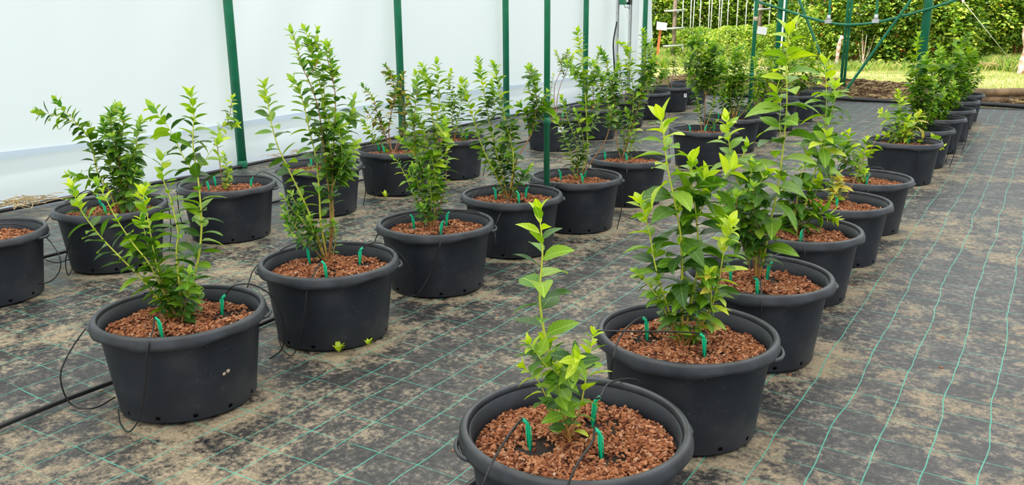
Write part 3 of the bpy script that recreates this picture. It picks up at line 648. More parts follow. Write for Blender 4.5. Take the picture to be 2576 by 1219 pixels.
# ------------------------------------------------------------------ bushes
# each stem: (pixel points, leaf length m, spacing m, first leaf fraction, stem kind, side twigs, darkness 0..1)
BUSH = {
'R1': dict(base=(1433, 1111), look='young bush with one tall shoot and a low leafy tuft', stems=[
  ([(1435, 1111), (1423, 1052), (1406, 953), (1381, 890), (1361, 786), (1359, 717), (1365, 628), (1359, 559), (1357, 540)], .070, .026, .40, 'g', 0, .35),
  ([(1428, 1084), (1386, 1022), (1354, 958), (1322, 926)], .042, .022, .25, 'g', 0, .0),
  ([(1438, 1096), (1462, 1013), (1477, 929), (1492, 845)], .045, .020, .12, 'g', 0, .05),
  ([(1428, 1057), (1410, 1008), (1405, 930)], .045, .012, .25, 'g', 0, .55),
  ([(1405, 948), (1369, 914), (1334, 865)], .042, .010, .0, 'g', 0, .35),
  ([(1408, 963), (1443, 914), (1452, 900)], .045, .011, .1, 'g', 0, .5),
  ([(1393, 948), (1375, 900), (1369, 860)], .045, .011, .1, 'g', 0, .3),
  ([(1432, 1110), (1428, 1050), (1438, 985)], .04, .3, .5, 'w', 0, .3)]),
'R2': dict(base=(1713, 868), look='vigorous broad-leaved bush with many bright upright shoots', stems=[
  ([(1713, 868), (1715, 752), (1716, 664), (1710, 575), (1693, 487), (1678, 413), (1669, 334), (1665, 307)], .090, .024, .15, 'g', 0, .35),
  ([(1708, 866), (1676, 762), (1649, 669), (1634, 585), (1619, 531), (1612, 514)], .064, .020, .15, 'g', 0, .3),
  ([(1727, 866), (1747, 723), (1757, 625), (1749, 526), (1742, 477), (1740, 413)], .090, .022, .25, 'g', 0, .45),
  ([(1747, 866), (1781, 787), (1806, 713), (1821, 629), (1828, 590), (1836, 563)], .055, .016, .1, 'g', 0, .05),
  ([(1747, 856), (1781, 792), (1789, 723), (1784, 689)], .050, .018, .15, 'g', 0, -.2),
  ([(1708, 846), (1668, 772), (1629, 713), (1599, 684)], .036, .013, .25, 'g', 0, .8),
  ([(1757, 560), (1775, 505), (1801, 467), (1836, 428)], .080, .022, .05, 'g', 0, .25),
  ([(1700, 530), (1735, 490), (1770, 450)], .085, .022, .1, 'g', 0, .3),
  ([(1715, 800), (1690, 750), (1665, 735)], .036, .013, .1, 'g', 0, .9),
  ([(1720, 820), (1735, 760), (1728, 715)], .042, .014, .1, 'g', 0, .8),
  ([(1745, 860), (1755, 820), (1775, 800)], .028, .012, .2, 'g', 0, .2)]),
'R3': dict(base=(1905, 713), look='tallest bush with huge drooping leaves on one cane', stems=[
  ([(1908, 713), (1922, 644), (1934, 575), (1952, 496), (1966, 405), (1975, 322), (1980, 244), (1978, 175), (1984, 90)], .108, .031, .12, 'g', 0, .55),
  ([(1968, 359), (1961, 317), (1964, 262), (1955, 235)], .070, .026, .0, 'g', 0, .15),
  ([(1905, 703), (1900, 625), (1880, 511), (1850, 442), (1836, 373), (1828, 305)], .074, .020, .35, 'g', 2, .3),
  ([(1900, 703), (1875, 634), (1855, 585), (1836, 536)], .052, .012, .3, 'w', 2, .9),
  ([(1902, 693), (1912, 625), (1905, 565), (1875, 501)], .056, .013, .25, 'w', 2, .85),
  ([(1895, 690), (1885, 610), (1850, 540), (1815, 500)], .056, .013, .35, 'w', 1, .85),
  ([(1905, 640), (1915, 600), (1925, 560)], .055, .013, .1, 'g', 0, .6),
  ([(1880, 520), (1905, 470), (1925, 440)], .07, .02, .1, 'g', 0, .55)]),
'R4': dict(base=(2003, 592), look='large-leaved bush with two bare-necked tall canes', stems=[
  ([(1995, 585), (2010, 464), (2028, 400)], .085, .020, .1, 'g', 0, .4),
  ([(2000, 588), (2033, 492), (2056, 409), (2074, 336), (2079, 244), (2076, 166)], .098, .028, .15, 'g', 0, .45),
  ([(2074, 336), (2097, 262), (2102, 221)], .075, .022, .15, 'g', 0, .3),
  ([(2005, 588), (2042, 542), (2079, 538), (2097, 547)], .060, .010, .15, 'g', 0, .85),
  ([(2000, 588), (1996, 519), (1982, 473), (1964, 441)], .070, .016, .15, 'g', 0, .6),
  ([(2056, 409), (2079, 345)], .075, .018, .1, 'g', 0, .0),
  ([(2003, 588), (2025, 540), (2050, 490), (2060, 460)], .07, .014, .15, 'g', 0, .6),
  ([(2003, 588), (1985, 545), (1975, 520)], .06, .012, .2, 'g', 0, .85)]),
'R5': dict(base=(2112, 508), look='thin bush with a yellow-leaved shoot', stems=[
  ([(2097, 515), (2092, 450), (2083, 418)], .042, .012, .1, 'g', 0, .5),
  ([(2111, 505), (2108, 470), (2108, 441)], .055, .013, .15, 'g', 0, -9),
  ([(2117, 505), (2161, 427), (2180, 354)], .056, .022, .5, 'w', 1, .4),
  ([(2110, 508), (2100, 480), (2112, 455)], .045, .012, .2, 'g', 0, -9)]),
'R6': dict(base=(2169, 461), look='small open bush with a crooked cane', stems=[
  ([(2169, 461), (2160, 430), (2120, 400), (2105, 350)], .058, .016, .3, 'w', 1, .4),
  ([(2160, 430), (2140, 380), (2135, 335)], .058, .015, .1, 'g', 1, .35),
  ([(2168, 455), (2172, 440), (2178, 430)], .04, .012, .2, 'g', 0, .3),
  ([(2120, 400), (2125, 370), (2120, 345)], .055, .014, .1, 'g', 0, .4)]),
'R7': dict(base=(2277, 362), look='low fresh bush with yellow-tipped shoots', stems=[
  ([(2272, 362), (2262, 320), (2261, 278), (2262, 241), (2260, 232)], .060, .014, .1, 'g', 1, .1),
  ([(2270, 360), (2248, 333), (2233, 298), (2216, 281)], .055, .020, .15, 'g', 0, .1),
  ([(2282, 360), (2297, 318), (2314, 286)], .065, .014, .1, 'g', 1, -.2),
  ([(2287, 362), (2322, 352), (2346, 357), (2366, 367)], .070, .030, .3, 'w', 0, -.3),
  ([(2275, 362), (2248, 352), (2228, 338)], .055, .014, .3, 'g', 0, .2),
  ([(2278, 362), (2280, 320), (2285, 300)], .06, .013, .15, 'g', 0, .2)]),
'R8': dict(base=(2322, 330), look='bush with a long arching yellow cane', stems=[
  ([(2314, 328), (2317, 290), (2341, 254), (2368, 243)], .068, .020, .25, 'g', 0, .15),
  ([(2320, 328), (2310, 240), (2305, 150), (2310, 92)], .072, .016, .15, 'g', 1, .3),
  ([(2322, 328), (2345, 270), (2352, 200)], .07, .015, .1, 'g', 1, .45),
  ([(2318, 328), (2300, 270), (2290, 215), (2295, 180)], .07, .016, .15, 'g', 1, .3),
  ([(2324, 328), (2338, 290), (2350, 275)], .06, .013, .1, 'g', 1, .3),
  ([(2320, 328), (2325, 230), (2332, 140)], .07, .014, .2, 'g', 2, .4),
  ([(2318, 328), (2312, 250), (2322, 180)], .07, .014, .2, 'g', 2, .45)]),
'R9': dict(base=(2352, 300), look='dense rounded bush beside the arching cane', stems=[
  ([(2350, 298), (2335, 220), (2325, 150)], .07, .015, .2, 'g', 1, .4),
  ([(2352, 298), (2360, 230), (2365, 160), (2362, 120)], .07, .014, .15, 'g', 1, .4),
  ([(2355, 298), (2385, 250), (2400, 215)], .07, .013, .15, 'g', 1, .4),
  ([(2354, 298), (2375, 260), (2405, 250)], .06, .012, .2, 'g', 2, .4),
  ([(2352, 298), (2345, 230), (2342, 165)], .07, .013, .15, 'g', 2, .5),
  ([(2353, 298), (2378, 220), (2385, 170)], .07, .013, .15, 'g', 2, .5)]),
'R10': dict(base=(2382, 278), look='tall bush with a straight bright leader above its neighbours', stems=[
  ([(2385, 277), (2393, 200), (2396, 140), (2402, 70), (2408, 55)], .085, .018, .15, 'g', 0, .25),
  ([(2387, 277), (2415, 200), (2425, 150)], .07, .013, .15, 'g', 1, .5),
  ([(2384, 277), (2375, 210), (2380, 160)], .07, .014, .15, 'g', 1, .45),
  ([(2388, 277), (2420, 235), (2430, 215)], .06, .012, .15, 'g', 2, .5),
  ([(2386, 277), (2405, 190), (2412, 125)], .075, .013, .15, 'g', 2, .4),
  ([(2385, 277), (2368, 190), (2370, 125)], .07, .013, .15, 'g', 2, .45)]),
'R11': dict(base=(2415, 256), look='spreading dark bush leaning over the aisle', stems=[
  ([(2415, 256), (2425, 190), (2435, 140)], .065, .013, .15, 'g', 1, .6),
  ([(2417, 256), (2445, 210), (2465, 170)], .06, .013, .15, 'g', 1, .7),
  ([(2413, 256), (2410, 190), (2405, 150)], .07, .014, .15, 'g', 2, .5),
  ([(2416, 256), (2440, 180), (2452, 130)], .07, .013, .15, 'g', 2, .5),
  ([(2415, 256), (2418, 170), (2422, 100)], .075, .013, .15, 'g', 2, .4)]),
'R12': dict(base=(2432, 240), look='dark bush by the two logs', stems=[
  ([(2432, 240), (2440, 190), (2450, 150)], .06, .014, .15, 'g', 1, .7),
  ([(2433, 240), (2455, 205), (2468, 195)], .055, .013, .15, 'g', 2, .7),
  ([(2431, 240), (2430, 180), (2440, 125)], .07, .013, .15, 'g', 2, .5)]),
'M1': dict(base=(452, 807), look='open spreading bush with long pale canes', stems=[
  ([(452, 810), (399, 754), (361, 705), (312, 656), (263, 606), (226, 561), (199, 520), (184, 478)], .062, .024, .12, 'g', 0, .45),
  ([(448, 803), (414, 739), (373, 659), (339, 618), (293, 550), (263, 493), (246, 463)], .050, .024, .15, 'g', 0, .6),
  ([(444, 791), (410, 720), (388, 637), (376, 569), (361, 493)], .068, .020, .2, 'g', 0, .5),
  ([(448, 795), (448, 682), (444, 625), (448, 584), (429, 501), (410, 448), (407, 403)], .054, .021, .1, 'g', 0, .45),
  ([(456, 803), (482, 720), (501, 637), (507, 561), (501, 474), (497, 440), (490, 400), (485, 350), (488, 290), (480, 245)], .060, .022, .12, 'g', 0, .4),
  ([(497, 440), (463, 397), (440, 350), (428, 328), (410, 300), (390, 278)], .062, .024, .05, 'g', 0, .4),
  ([(503, 435), (515, 405), (530, 380), (545, 360)], .062, .024, .2, 'g', 0, .5),
  ([(444, 791), (420, 730), (400, 680)], .055, .011, .2, 'w', 0, .7),
  ([(450, 800), (440, 740), (448, 690)], .050, .011, .15, 'w', 0, .75),
  ([(452, 800), (470, 740), (475, 690)], .045, .012, .15, 'w', 0, .6),
  ([(463, 799), (497, 765), (501, 731)], .026, .009, .2, 'g', 0, .5),
  ([(445, 795), (425, 770), (415, 720)], .05, .012, .2, 'g', 0, .6),
  ([(388, 660), (370, 610), (360, 560)], .06, .016, .1, 'g', 0, .5)]),
'M2': dict(base=(826, 655), look='tall slender bush with a crowded dark crown', stems=[
  ([(818, 662), (799, 596), (774, 527), (740, 455), (723, 420), (700, 370), (685, 320), (676, 273), (667, 221)], .066, .028, .35, 'g', 0, .45),
  ([(822, 655), (808, 570), (804, 500), (797, 408), (779, 332), (765, 267), (750, 219), (742, 207)], .062, .024, .2, 'g', 0, .5),
  ([(826, 655), (832, 560), (825, 460), (812, 350), (800, 270), (779, 208), (762, 172), (750, 134), (741, 98), (735, 85)], .048, .020, .3, 'w', 1, .5),
  ([(828, 655), (836, 560), (832, 440), (820, 320), (809, 231), (797, 184), (784, 137), (776, 98), (768, 78)], .052, .019, .3, 'g', 2, .5),
  ([(830, 655), (838, 580), (836, 470), (840, 350), (844, 252), (838, 202), (831, 157), (827, 119)], .048, .018, .3, 'w', 2, .55),
  ([(812, 300), (815, 225), (812, 178), (803, 143), (797, 110)], .048, .020, .1, 'g', 0, .4),
  ([(838, 480), (845, 400), (870, 340), (885, 290)], .050, .012, .1, 'g', 2, .75),
  ([(836, 470), (860, 400), (850, 300)], .050, .012, .1, 'g', 2, .8),
  ([(838, 480), (858, 430), (880, 415)], .052, .012, .3, 'g', 1, .5),
  ([(816, 655), (770, 600), (735, 560), (715, 525)], .034, .011, .3, 'g', 3, .5),
  ([(812, 645), (785, 580), (755, 510)], .034, .011, .3, 'g', 3, .45),
  ([(818, 655), (800, 610), (778, 560)], .036, .011, .1, 'g', 2, .6),
  ([(832, 655), (845, 600), (838, 560)], .03, .014, .3, 'g', 0, .5)]),
'M3': dict(base=(1088, 572), look='upright bush with lime shoots and one brown cane', stems=[
  ([(1081, 570), (1047, 502), (1020, 442), (1001, 408), (992, 397)], .040, .022, .2, 'g', 0, .3),
  ([(1085, 566), (1073, 502), (1062, 453), (1047, 404), (1032, 374), (1009, 351)], .048, .013, .35, 'g', 1, .25),
  ([(1090, 566), (1094, 502), (1092, 423), (1073, 359), (1062, 321), (1050, 298)], .055, .013, .35, 'g', 1, .05),
  ([(1092, 566), (1096, 480), (1098, 366), (1088, 298), (1081, 234), (1073, 197), (1064, 170)], .052, .015, .2, 'g', 1, .25),
  ([(1098, 366), (1100, 291), (1105, 246), (1101, 197), (1100, 159)], .048, .017, .05, 'g', 0, .3),
  ([(1101, 570), (1111, 502), (1122, 442), (1122, 381), (1126, 351)], .055, .026, .4, 'w', 0, .4),
  ([(1098, 420), (1111, 351), (1118, 315)], .058, .014, .1, 'g', 0, .05),
  ([(1085, 566), (1062, 500), (1045, 440), (1040, 420)], .044, .011, .3, 'g', 1, .85),
  ([(1090, 566), (1085, 500), (1078, 430)], .044, .011, .2, 'g', 1, .8),
  ([(1094, 566), (1102, 500), (1105, 440)], .044, .012, .2, 'g', 1, .7),
  ([(1040, 400), (1043, 291), (1049, 234), (1047, 189)], .046, .014, .2, 'w', 0, .35),
  ([(1085, 568), (1070, 545), (1062, 520)], .04, .011, .3, 'g', 0, .3)]),
'M4': dict(base=(1281, 502), look='dense vase-shaped bush with one leaning brown side cane', stems=[
  ([(1269, 491), (1220, 385), (1194, 310), (1171, 234), (1164, 208)], .062, .016, .25, 'g', 0, .3),
  ([(1281, 498), (1254, 404), (1232, 310), (1220, 246), (1209, 185), (1205, 155)], .056, .015, .2, 'g', 1, .35),
  ([(1283, 498), (1292, 404), (1273, 310), (1258, 246), (1250, 197), (1243, 165)], .058, .015, .2, 'g', 1, .4),
  ([(1281, 498), (1292, 440), (1301, 400), (1335, 340), (1345, 300), (1350, 250), (1342, 200), (1335, 172)], .052, .010, .55, 'w', 3, .8),
  ([(1281, 498), (1255, 450), (1240, 410)], .042, .010, .15, 'g', 1, .85),
  ([(1283, 498), (1290, 440), (1280, 390)], .042, .010, .15, 'g', 1, .85),
  ([(1285, 498), (1310, 450), (1330, 425)], .042, .012, .2, 'g', 1, .75),
  ([(1283, 498), (1268, 440), (1262, 385), (1268, 350)], .046, .012, .2, 'g', 1, .4),
  ([(1345, 300), (1370, 280), (1385, 262)], .052, .010, .1, 'w', 1, .8),
  ([(1338, 320), (1320, 285), (1308, 265)], .048, .012, .1, 'w', 0, .8),
  ([(1232, 310), (1245, 260), (1238, 215)], .052, .015, .1, 'g', 0, .4)]),
'M5': dict(base=(1452, 455), look='airy bush leaning past the slim green post', stems=[
  ([(1455, 449), (1476, 398), (1477, 336), (1474, 267), (1471, 215), (1464, 150), (1457, 105), (1453, 81)], .064, .019, .3, 'g', 1, .3),
  ([(1441, 449), (1438, 398), (1424, 353), (1407, 315), (1396, 294)], .050, .013, .1, 'g', 1, .5),
  ([(1445, 439), (1452, 370), (1434, 315), (1417, 263), (1414, 249)], .052, .016, .15, 'g', 0, .45),
  ([(1448, 460), (1489, 405), (1527, 343), (1532, 280), (1520, 220), (1500, 170)], .050, .012, .5, 'w', 2, .6),
  ([(1471, 215), (1450, 180), (1430, 158)], .052, .014, .1, 'g', 0, .3),
  ([(1466, 420), (1468, 353), (1448, 284)], .048, .017, .1, 'g', 0, .45),
  ([(1472, 230), (1485, 190), (1490, 160)], .052, .014, .1, 'g', 0, .25),
  ([(1478, 340), (1500, 300), (1505, 250)], .05, .014, .1, 'g', 0, .4)]),
'M6': dict(base=(1565, 405), look='big twiggy bush before the cross gap', stems=[
  ([(1548, 405), (1551, 353), (1548, 267), (1534, 205), (1524, 153), (1510, 125)], .050, .012, .3, 'w', 2, .55),
  ([(1569, 391), (1589, 301), (1593, 225), (1582, 163), (1576, 115), (1562, 108)], .064, .015, .3, 'g', 1, .2),
  ([(1572, 391), (1586, 336), (1610, 253), (1620, 191), (1624, 129), (1619, 81)], .058, .014, .35, 'w', 2, .45),
  ([(1576, 391), (1596, 336), (1576, 280)], .05, .013, .1, 'g', 0, .1),
  ([(1541, 340), (1538, 267), (1548, 198), (1555, 163)], .050, .012, .1, 'w', 2, .5),
  ([(1610, 253), (1630, 200), (1650, 150)], .052, .013, .1, 'g', 1, .55),
  ([(1560, 395), (1570, 330), (1560, 290)], .045, .012, .2, 'w', 1, .7)]),
'L1': dict(base=(300, 533), look='leafy bush with a side shoot reaching to the wall', stems=[
  ([(298, 535), (275, 480), (246, 436), (231, 362), (211, 328), (162, 279), (143, 254)], .062, .020, .2, 'g', 0, .55),
  ([(225, 345), (190, 312), (148, 293), (98, 281)], .058, .018, .1, 'g', 0, .6),
  ([(300, 535), (305, 446), (290, 362), (276, 298), (290, 269)], .055, .011, .2, 'w', 2, .75),
  ([(303, 530), (320, 456), (340, 387), (345, 338), (352, 308)], .060, .013, .15, 'g', 1, .55),
  ([(295, 520), (281, 436), (266, 348), (261, 308)], .056, .012, .2, 'g', 2, .65),
  ([(300, 530), (261, 466), (212, 446), (177, 441)], .055, .020, .3, 'p', 0, .4),
  ([(302, 530), (315, 470), (325, 400)], .055, .012, .15, 'g', 1, .65),
  ([(300, 530), (300, 400), (310, 320), (305, 275)], .055, .012, .3, 'w', 1, .7),
  ([(300, 533), (330, 500), (360, 470)], .06, .016, .2, 'g', 0, .6)]),
'L2': dict(base=(566, 478), look='weak bush of one thin bent shoot', stems=[
  ([(566, 478), (551, 397), (546, 348), (561, 318), (592, 313)], .048, .014, .55, 'w', 1, .1),
  ([(568, 478), (573, 436), (561, 387)], .032, .010, .1, 'g', 0, .15),
  ([(562, 478), (570, 450), (578, 430)], .03, .012, .2, 'g', 0, .2)]),
'L3': dict(base=(805, 425), look='bush mostly hidden behind the tall slender one', stems=[
  ([(805, 425), (830, 370), (850, 310)], .06, .013, .2, 'g', 1, .7),
  ([(808, 425), (875, 385), (900, 360)], .060, .020, .45, 'g', 0, .35),
  ([(805, 425), (855, 420), (880, 418)], .06, .014, .3, 'g', 0, .4)]),
'L4': dict(base=(990, 386), look='bronze-leaved bush on reddish twigs', stems=[
  ([(988, 385), (968, 340), (944, 267), (939, 247), (914, 217)], .052, .016, .35, 'p', 1, -8),
  ([(1000, 383), (1013, 320), (1013, 267), (1008, 212), (1013, 188)], .056, .013, .4, 'p', 2, -8),
  ([(993, 385), (978, 326), (993, 237), (983, 188), (973, 183)], .056, .014, .35, 'p', 2, -8),
  ([(949, 385), (939, 345), (914, 306)], .042, .012, .1, 'g', 0, .0),
  ([(985, 385), (962, 320), (955, 290)], .05, .015, .3, 'p', 0, -8),
  ([(1005, 383), (1030, 310), (1035, 280)], .05, .014, .4, 'p', 1, -8)]),
'L5': dict(base=(1148, 350), look='slim dark bush against the film, at the gap', stems=[
  ([(1140, 350), (1137, 302), (1141, 253), (1130, 212), (1134, 181)], .052, .013, .15, 'g', 1, .7),
  ([(1150, 350), (1152, 300), (1160, 255), (1158, 225)], .052, .014, .15, 'g', 1, .75),
  ([(1145, 350), (1165, 330), (1172, 360)], .05, .018, .3, 'w', 0, .6),
  ([(1145, 350), (1120, 310), (1115, 270)], .05, .014, .2, 'g', 0, .6)]),
'L6': dict(base=(1402, 295), look='nearly bare twiggy bush in the pot with a white sticker', stems=[
  ([(1402, 293), (1395, 220), (1412, 170), (1398, 130)], .045, .012, .7, 'p', 2, .6),
  ([(1400, 293), (1405, 230), (1425, 180), (1440, 140)], .045, .013, .65, 'p', 2, .6),
  ([(1404, 293), (1385, 240), (1392, 190)], .04, .025, .5, 'p', 0, .5)]),
'L7': dict(base=(1495, 270), look='slender bush near the slotted rails', stems=[
  ([(1495, 270), (1492, 210), (1500, 160), (1508, 128)], .05, .013, .3, 'p', 1, .6),
  ([(1497, 270), (1515, 220), (1530, 180)], .05, .013, .25, 'g', 1, .5),
  ([(1493, 270), (1475, 230), (1468, 190)], .05, .014, .3, 'g', 0, .5)]),
'L8': dict(base=(1572, 246), look='bush of pinkish stems beyond the slotted rails', stems=[
  ([(1574, 246), (1578, 190), (1590, 150)], .05, .013, .3, 'p', 1, .5),
  ([(1572, 246), (1560, 190), (1555, 140)], .05, .013, .3, 'p', 1, .5)]),
'L9': dict(base=(1635, 238), look='dark bush at the loose end of the film', stems=[
  ([(1635, 238), (1640, 180), (1650, 130)], .055, .013, .2, 'g', 1, .6),
  ([(1633, 238), (1622, 180), (1620, 120)], .055, .013, .2, 'g', 1, .5),
  ([(1637, 238), (1660, 195), (1668, 160)], .055, .014, .2, 'g', 2, .4),
  ([(1636, 238), (1632, 170), (1640, 105)], .06, .013, .2, 'g', 2, .2)]),
'L10': dict(base=(1688, 218), look='thin bush on a straight pink stem', stems=[
  ([(1690, 219), (1694, 180), (1698, 120)], .055, .014, .4, 'p', 2, .45),
  ([(1683, 219), (1672, 180), (1668, 150)], .055, .014, .3, 'g', 1, .2),
  ([(1687, 219), (1680, 190), (1676, 170)], .05, .02, .5, 'p', 0, .3)]),
'L11': dict(base=(1735, 208), look='small bush in the last pot before the earth bank', stems=[
  ([(1735, 208), (1725, 170), (1715, 140)], .055, .014, .3, 'p', 1, .4),
  ([(1737, 208), (1740, 165), (1745, 130)], .055, .014, .2, 'g', 1, .4)]),
'N1': dict(base=(1770, 332), look='bush with a bare brown trunk and dark round crown', stems=[
  ([(1770, 332), (1773, 298), (1773, 258), (1775, 234), (1766, 160), (1762, 100), (1760, 82)], .066, .013, .45, 'w', 2, .35),
  ([(1768, 330), (1756, 263), (1743, 221), (1733, 209)], .050, .014, .2, 'g', 1, .6),
  ([(1778, 325), (1795, 258), (1797, 214), (1800, 160)], .052, .013, .2, 'g', 1, .45),
  ([(1775, 240), (1745, 175), (1735, 135)], .058, .012, .1, 'w', 2, .6),
  ([(1775, 240), (1790, 180), (1785, 125)], .058, .012, .1, 'w', 2, .5),
  ([(1775, 245), (1805, 195), (1818, 150)], .058, .012, .1, 'w', 2, .5),
  ([(1775, 330), (1795, 315), (1802, 305)], .04, .012, .3, 'g', 0, .3),
  ([(1775, 240), (1780, 170), (1795, 105)], .066, .013, .1, 'g', 2, .3),
  ([(1774, 240), (1752, 150), (1738, 100)], .066, .013, .1, 'g', 2, .3)]),
'N2': dict(base=(1848, 303), look='wide fan-shaped bush full of light green shoots', stems=[
  ([(1847, 303), (1838, 240), (1848, 150), (1845, 125)], .055, .013, .2, 'g', 2, .3),
  ([(1850, 303), (1868, 240), (1878, 165), (1880, 140)], .055, .013, .2, 'g', 2, .25),
  ([(1845, 303), (1820, 260), (1806, 225)], .050, .012, .15, 'g', 2, .7),
  ([(1850, 303), (1888, 260), (1905, 215), (1897, 150)], .055, .014, .2, 'g', 1, .2),
  ([(1846, 303), (1832, 230), (1826, 170)], .055, .012, .2, 'g', 2, .5),
  ([(1850, 303), (1858, 220), (1862, 180)], .055, .012, .2, 'g', 1, .4),
  ([(1849, 303), (1855, 200), (1858, 120)], .06, .013, .3, 'g', 2, .1),
  ([(1847, 303), (1828, 220), (1815, 150)], .06, .013, .3, 'g', 2, .15)]),
'N3': dict(base=(1903, 278), look='bush behind the slim post with the card', stems=[
  ([(1901, 278), (1910, 220), (1925, 160), (1930, 125)], .055, .014, .3, 'g', 1, .3),
  ([(1905, 278), (1925, 230), (1942, 170)], .055, .014, .3, 'w', 1, .4),
  ([(1903, 278), (1912, 230), (1908, 180)], .055, .014, .2, 'g', 2, .2),
  ([(1904, 278), (1930, 200), (1950, 130)], .06, .013, .3, 'g', 2, .1),
  ([(1902, 278), (1890, 200), (1893, 140)], .06, .013, .3, 'g', 2, .1)]),
'N4': dict(base=(1955, 258), look='bush behind the tallest cane, fourth past gap', stems=[
  ([(1955, 258), (1945, 200), (1938, 150)], .055, .013, .2, 'g', 1, .5),
  ([(1957, 258), (1975, 210), (1985, 150)], .055, .013, .2, 'g', 2, .4),
  ([(1956, 258), (1962, 190), (1965, 125)], .06, .013, .2, 'g', 2, .2)]),
'N5': dict(base=(2012, 240), look='dark twiggy bush near the end frame', stems=[
  ([(2010, 240), (2000, 190), (1995, 140)], .06, .013, .2, 'w', 2, .75),
  ([(2012, 240), (2020, 180), (2030, 120)], .06, .013, .2, 'w', 2, .7),
  ([(2014, 240), (2032, 190), (2045, 150)], .06, .014, .2, 'w', 1, .6)]),
'N6': dict(base=(2035, 222), look='bush in the last middle-row pot by the end frame', stems=[
  ([(2035, 222), (2038, 170), (2050, 110)], .06, .014, .2, 'g', 1, .6),
  ([(2037, 222), (2055, 180), (2066, 140)], .06, .014, .2, 'g', 1, .5)]),
}
nleaf_total = 0
def bush(k, spec):
    global nleaf_total
    rg = random.Random(sum(ord(c) * 31 for c in k) + 3)
    px, py = POTS[k]; z0 = soilz(k) + 0.004
    g = G(*spec['base'], z0); d = Vector((g.x - px, g.y - py))
    if d.length > 0.13: d *= 0.13 / d.length
    B = Vector((px + d.x, py + d.y, z0))
    e = empty('blueberry_bush', B); row, o, far = place(k)
    tag(e, '%s, %s' % (spec['look'], row), 'bush', 'blueberry bushes growing in the pots')
    leaves = []; first = True
    anchors = []                                   # points of stems already built, to root side shoots on
    for si, (pts, ll, sp_, f0, kind, tw, dark) in enumerate(spec['stems']):
        dark = min(dark, 0.45)  # caps leaf darkness, some of which is shade painted onto inner stems
        n = len(pts); roots = abs(pts[0][1] - spec['base'][1]) < 0.35 * max(30, 480 / B.y) and abs(pts[0][0] - spec['base'][0]) < 60
        dy = rg.uniform(-0.10, 0.10) if si else rg.uniform(-0.03, 0.03)
        if roots: P3 = [B + Vector((rg.uniform(-.012, .012), rg.uniform(-.012, .012), -0.02))]; y0 = B.y
        else:
            q0 = DY(pts[0][0], pts[0][1], B.y)
            best = min(anchors, key=lambda a: (a - DY(pts[0][0], pts[0][1], a.y)).length) if anchors else q0
            P3 = [best.copy()]; y0 = best.y
        for i in range(1, n):
            Y = y0 + dy * i / (n - 1); P3.append(DY(pts[i][0], pts[i][1], Y))
        C = smooth(P3, 6); anchors += C[2:]
        Ls = [0.0]
        for i in range(1, len(C)): Ls.append(Ls[-1] + (C[i] - C[i - 1]).length)
        T = Ls[-1]; rb = min(0.005, 0.0018 + 0.005 * T) * (0.85 if kind == 'w' else 1.0)
        if not roots: rb *= 0.75
        rad = [rb * (1 - 0.7 * l / T) for l in Ls]
        mb = MB(); mb.tube([c - B for c in C], rad, 6)
        def at(l):
            for i in range(1, len(C)):
                if Ls[i] >= l:
                    t = (l - Ls[i - 1]) / max(1e-6, Ls[i] - Ls[i - 1]); return C[i - 1].lerp(C[i], t), (C[i] - C[i - 1]).normalized()
            return C[-1], (C[-1] - C[-2]).normalized()
        def grow(at_, T_, f_, ll_, sp__, dark_, taper):
            out = []; phi = rg.random() * 6.28; l = T_ * f_
            while l < T_:
                p, t = at_(l); u = l / T_
                phi += 2.4 + rg.uniform(-0.4, 0.4)
                a = Vector((1, 0, 0)) if abs(t.x) < 0.8 else Vector((0, 1, 0)); a = (a - t * a.dot(t)).normalized(); bb = t.cross(a)
                r = a * math.cos(phi) + bb * math.sin(phi)
                open_ = math.radians((rg.uniform(48, 78) if ll_ < 0.08 else rg.uniform(60, 90)) * (1 - 0.35 * max(0, u - 0.75) / 0.25))
                dv = r * math.sin(open_) + t * math.cos(open_); dv.z -= 0.12; dv.normalize()
                nn = (t * math.sin(open_) - r * math.cos(open_)); nn = nn + Vector((0, 0, 0.5)); nn = (nn - dv * nn.dot(dv)).normalized()
                nn = Matrix.Rotation(rg.gauss(0, 0.3), 3, dv) @ nn
                sz = 1.38 * ll_ * rg.uniform(0.78, 1.12) * (1.0 if u < 0.72 else 1.0 - 0.5 * (u - 0.72) / 0.28) * (0.72 + 0.28 * min(1, max(0, (u - f_) / 0.3)) if taper else 1)
                if dark_ <= -9: c = 'o' if rg.random() < 0.75 else 'y'
                elif dark_ <= -8: c = rg.choice('bbmmdo') if rg.random() < 0.96 else 'o'
                else:
                    q = rg.random() + (0.65 * max(0, (u - 0.66) / 0.34)) - dark_ * 0.85 - 0.06
                    c = 'y' if q > 0.72 else ('m' if q > 0.12 else 'd')
                    if dark_ < 0 and rg.random() < 0.3: c = 'o'
                out.append((p, dv, nn, sz, c))
                l += (0.60 if ll_ < 0.064 else 0.70) * sp__ * rg.uniform(0.7, 1.3) * (1 if u < 0.85 else 0.6)
            # terminal tuft
            p, t = at_(T_)
            for q in range(3):
                phi += 2.1; a = Vector((1, 0, 0)) if abs(t.x) < 0.8 else Vector((0, 1, 0)); a = (a - t * a.dot(t)).normalized(); bb = t.cross(a)
                r = a * math.cos(phi) + bb * math.sin(phi); dv = (t + r * 0.45).normalized(); nn = (t * 0.45 - r); nn = (nn - dv * nn.dot(dv)).normalized()
                c = 'y' if dark_ > -8 else ('o' if dark_ <= -9 else 'b')
                out.append((p, dv, nn, ll_ * rg.uniform(0.6, 0.85), c))
            return out
        mine = grow(at, T, f0, ll, sp_, dark, True) if sp_ < 0.2 else []
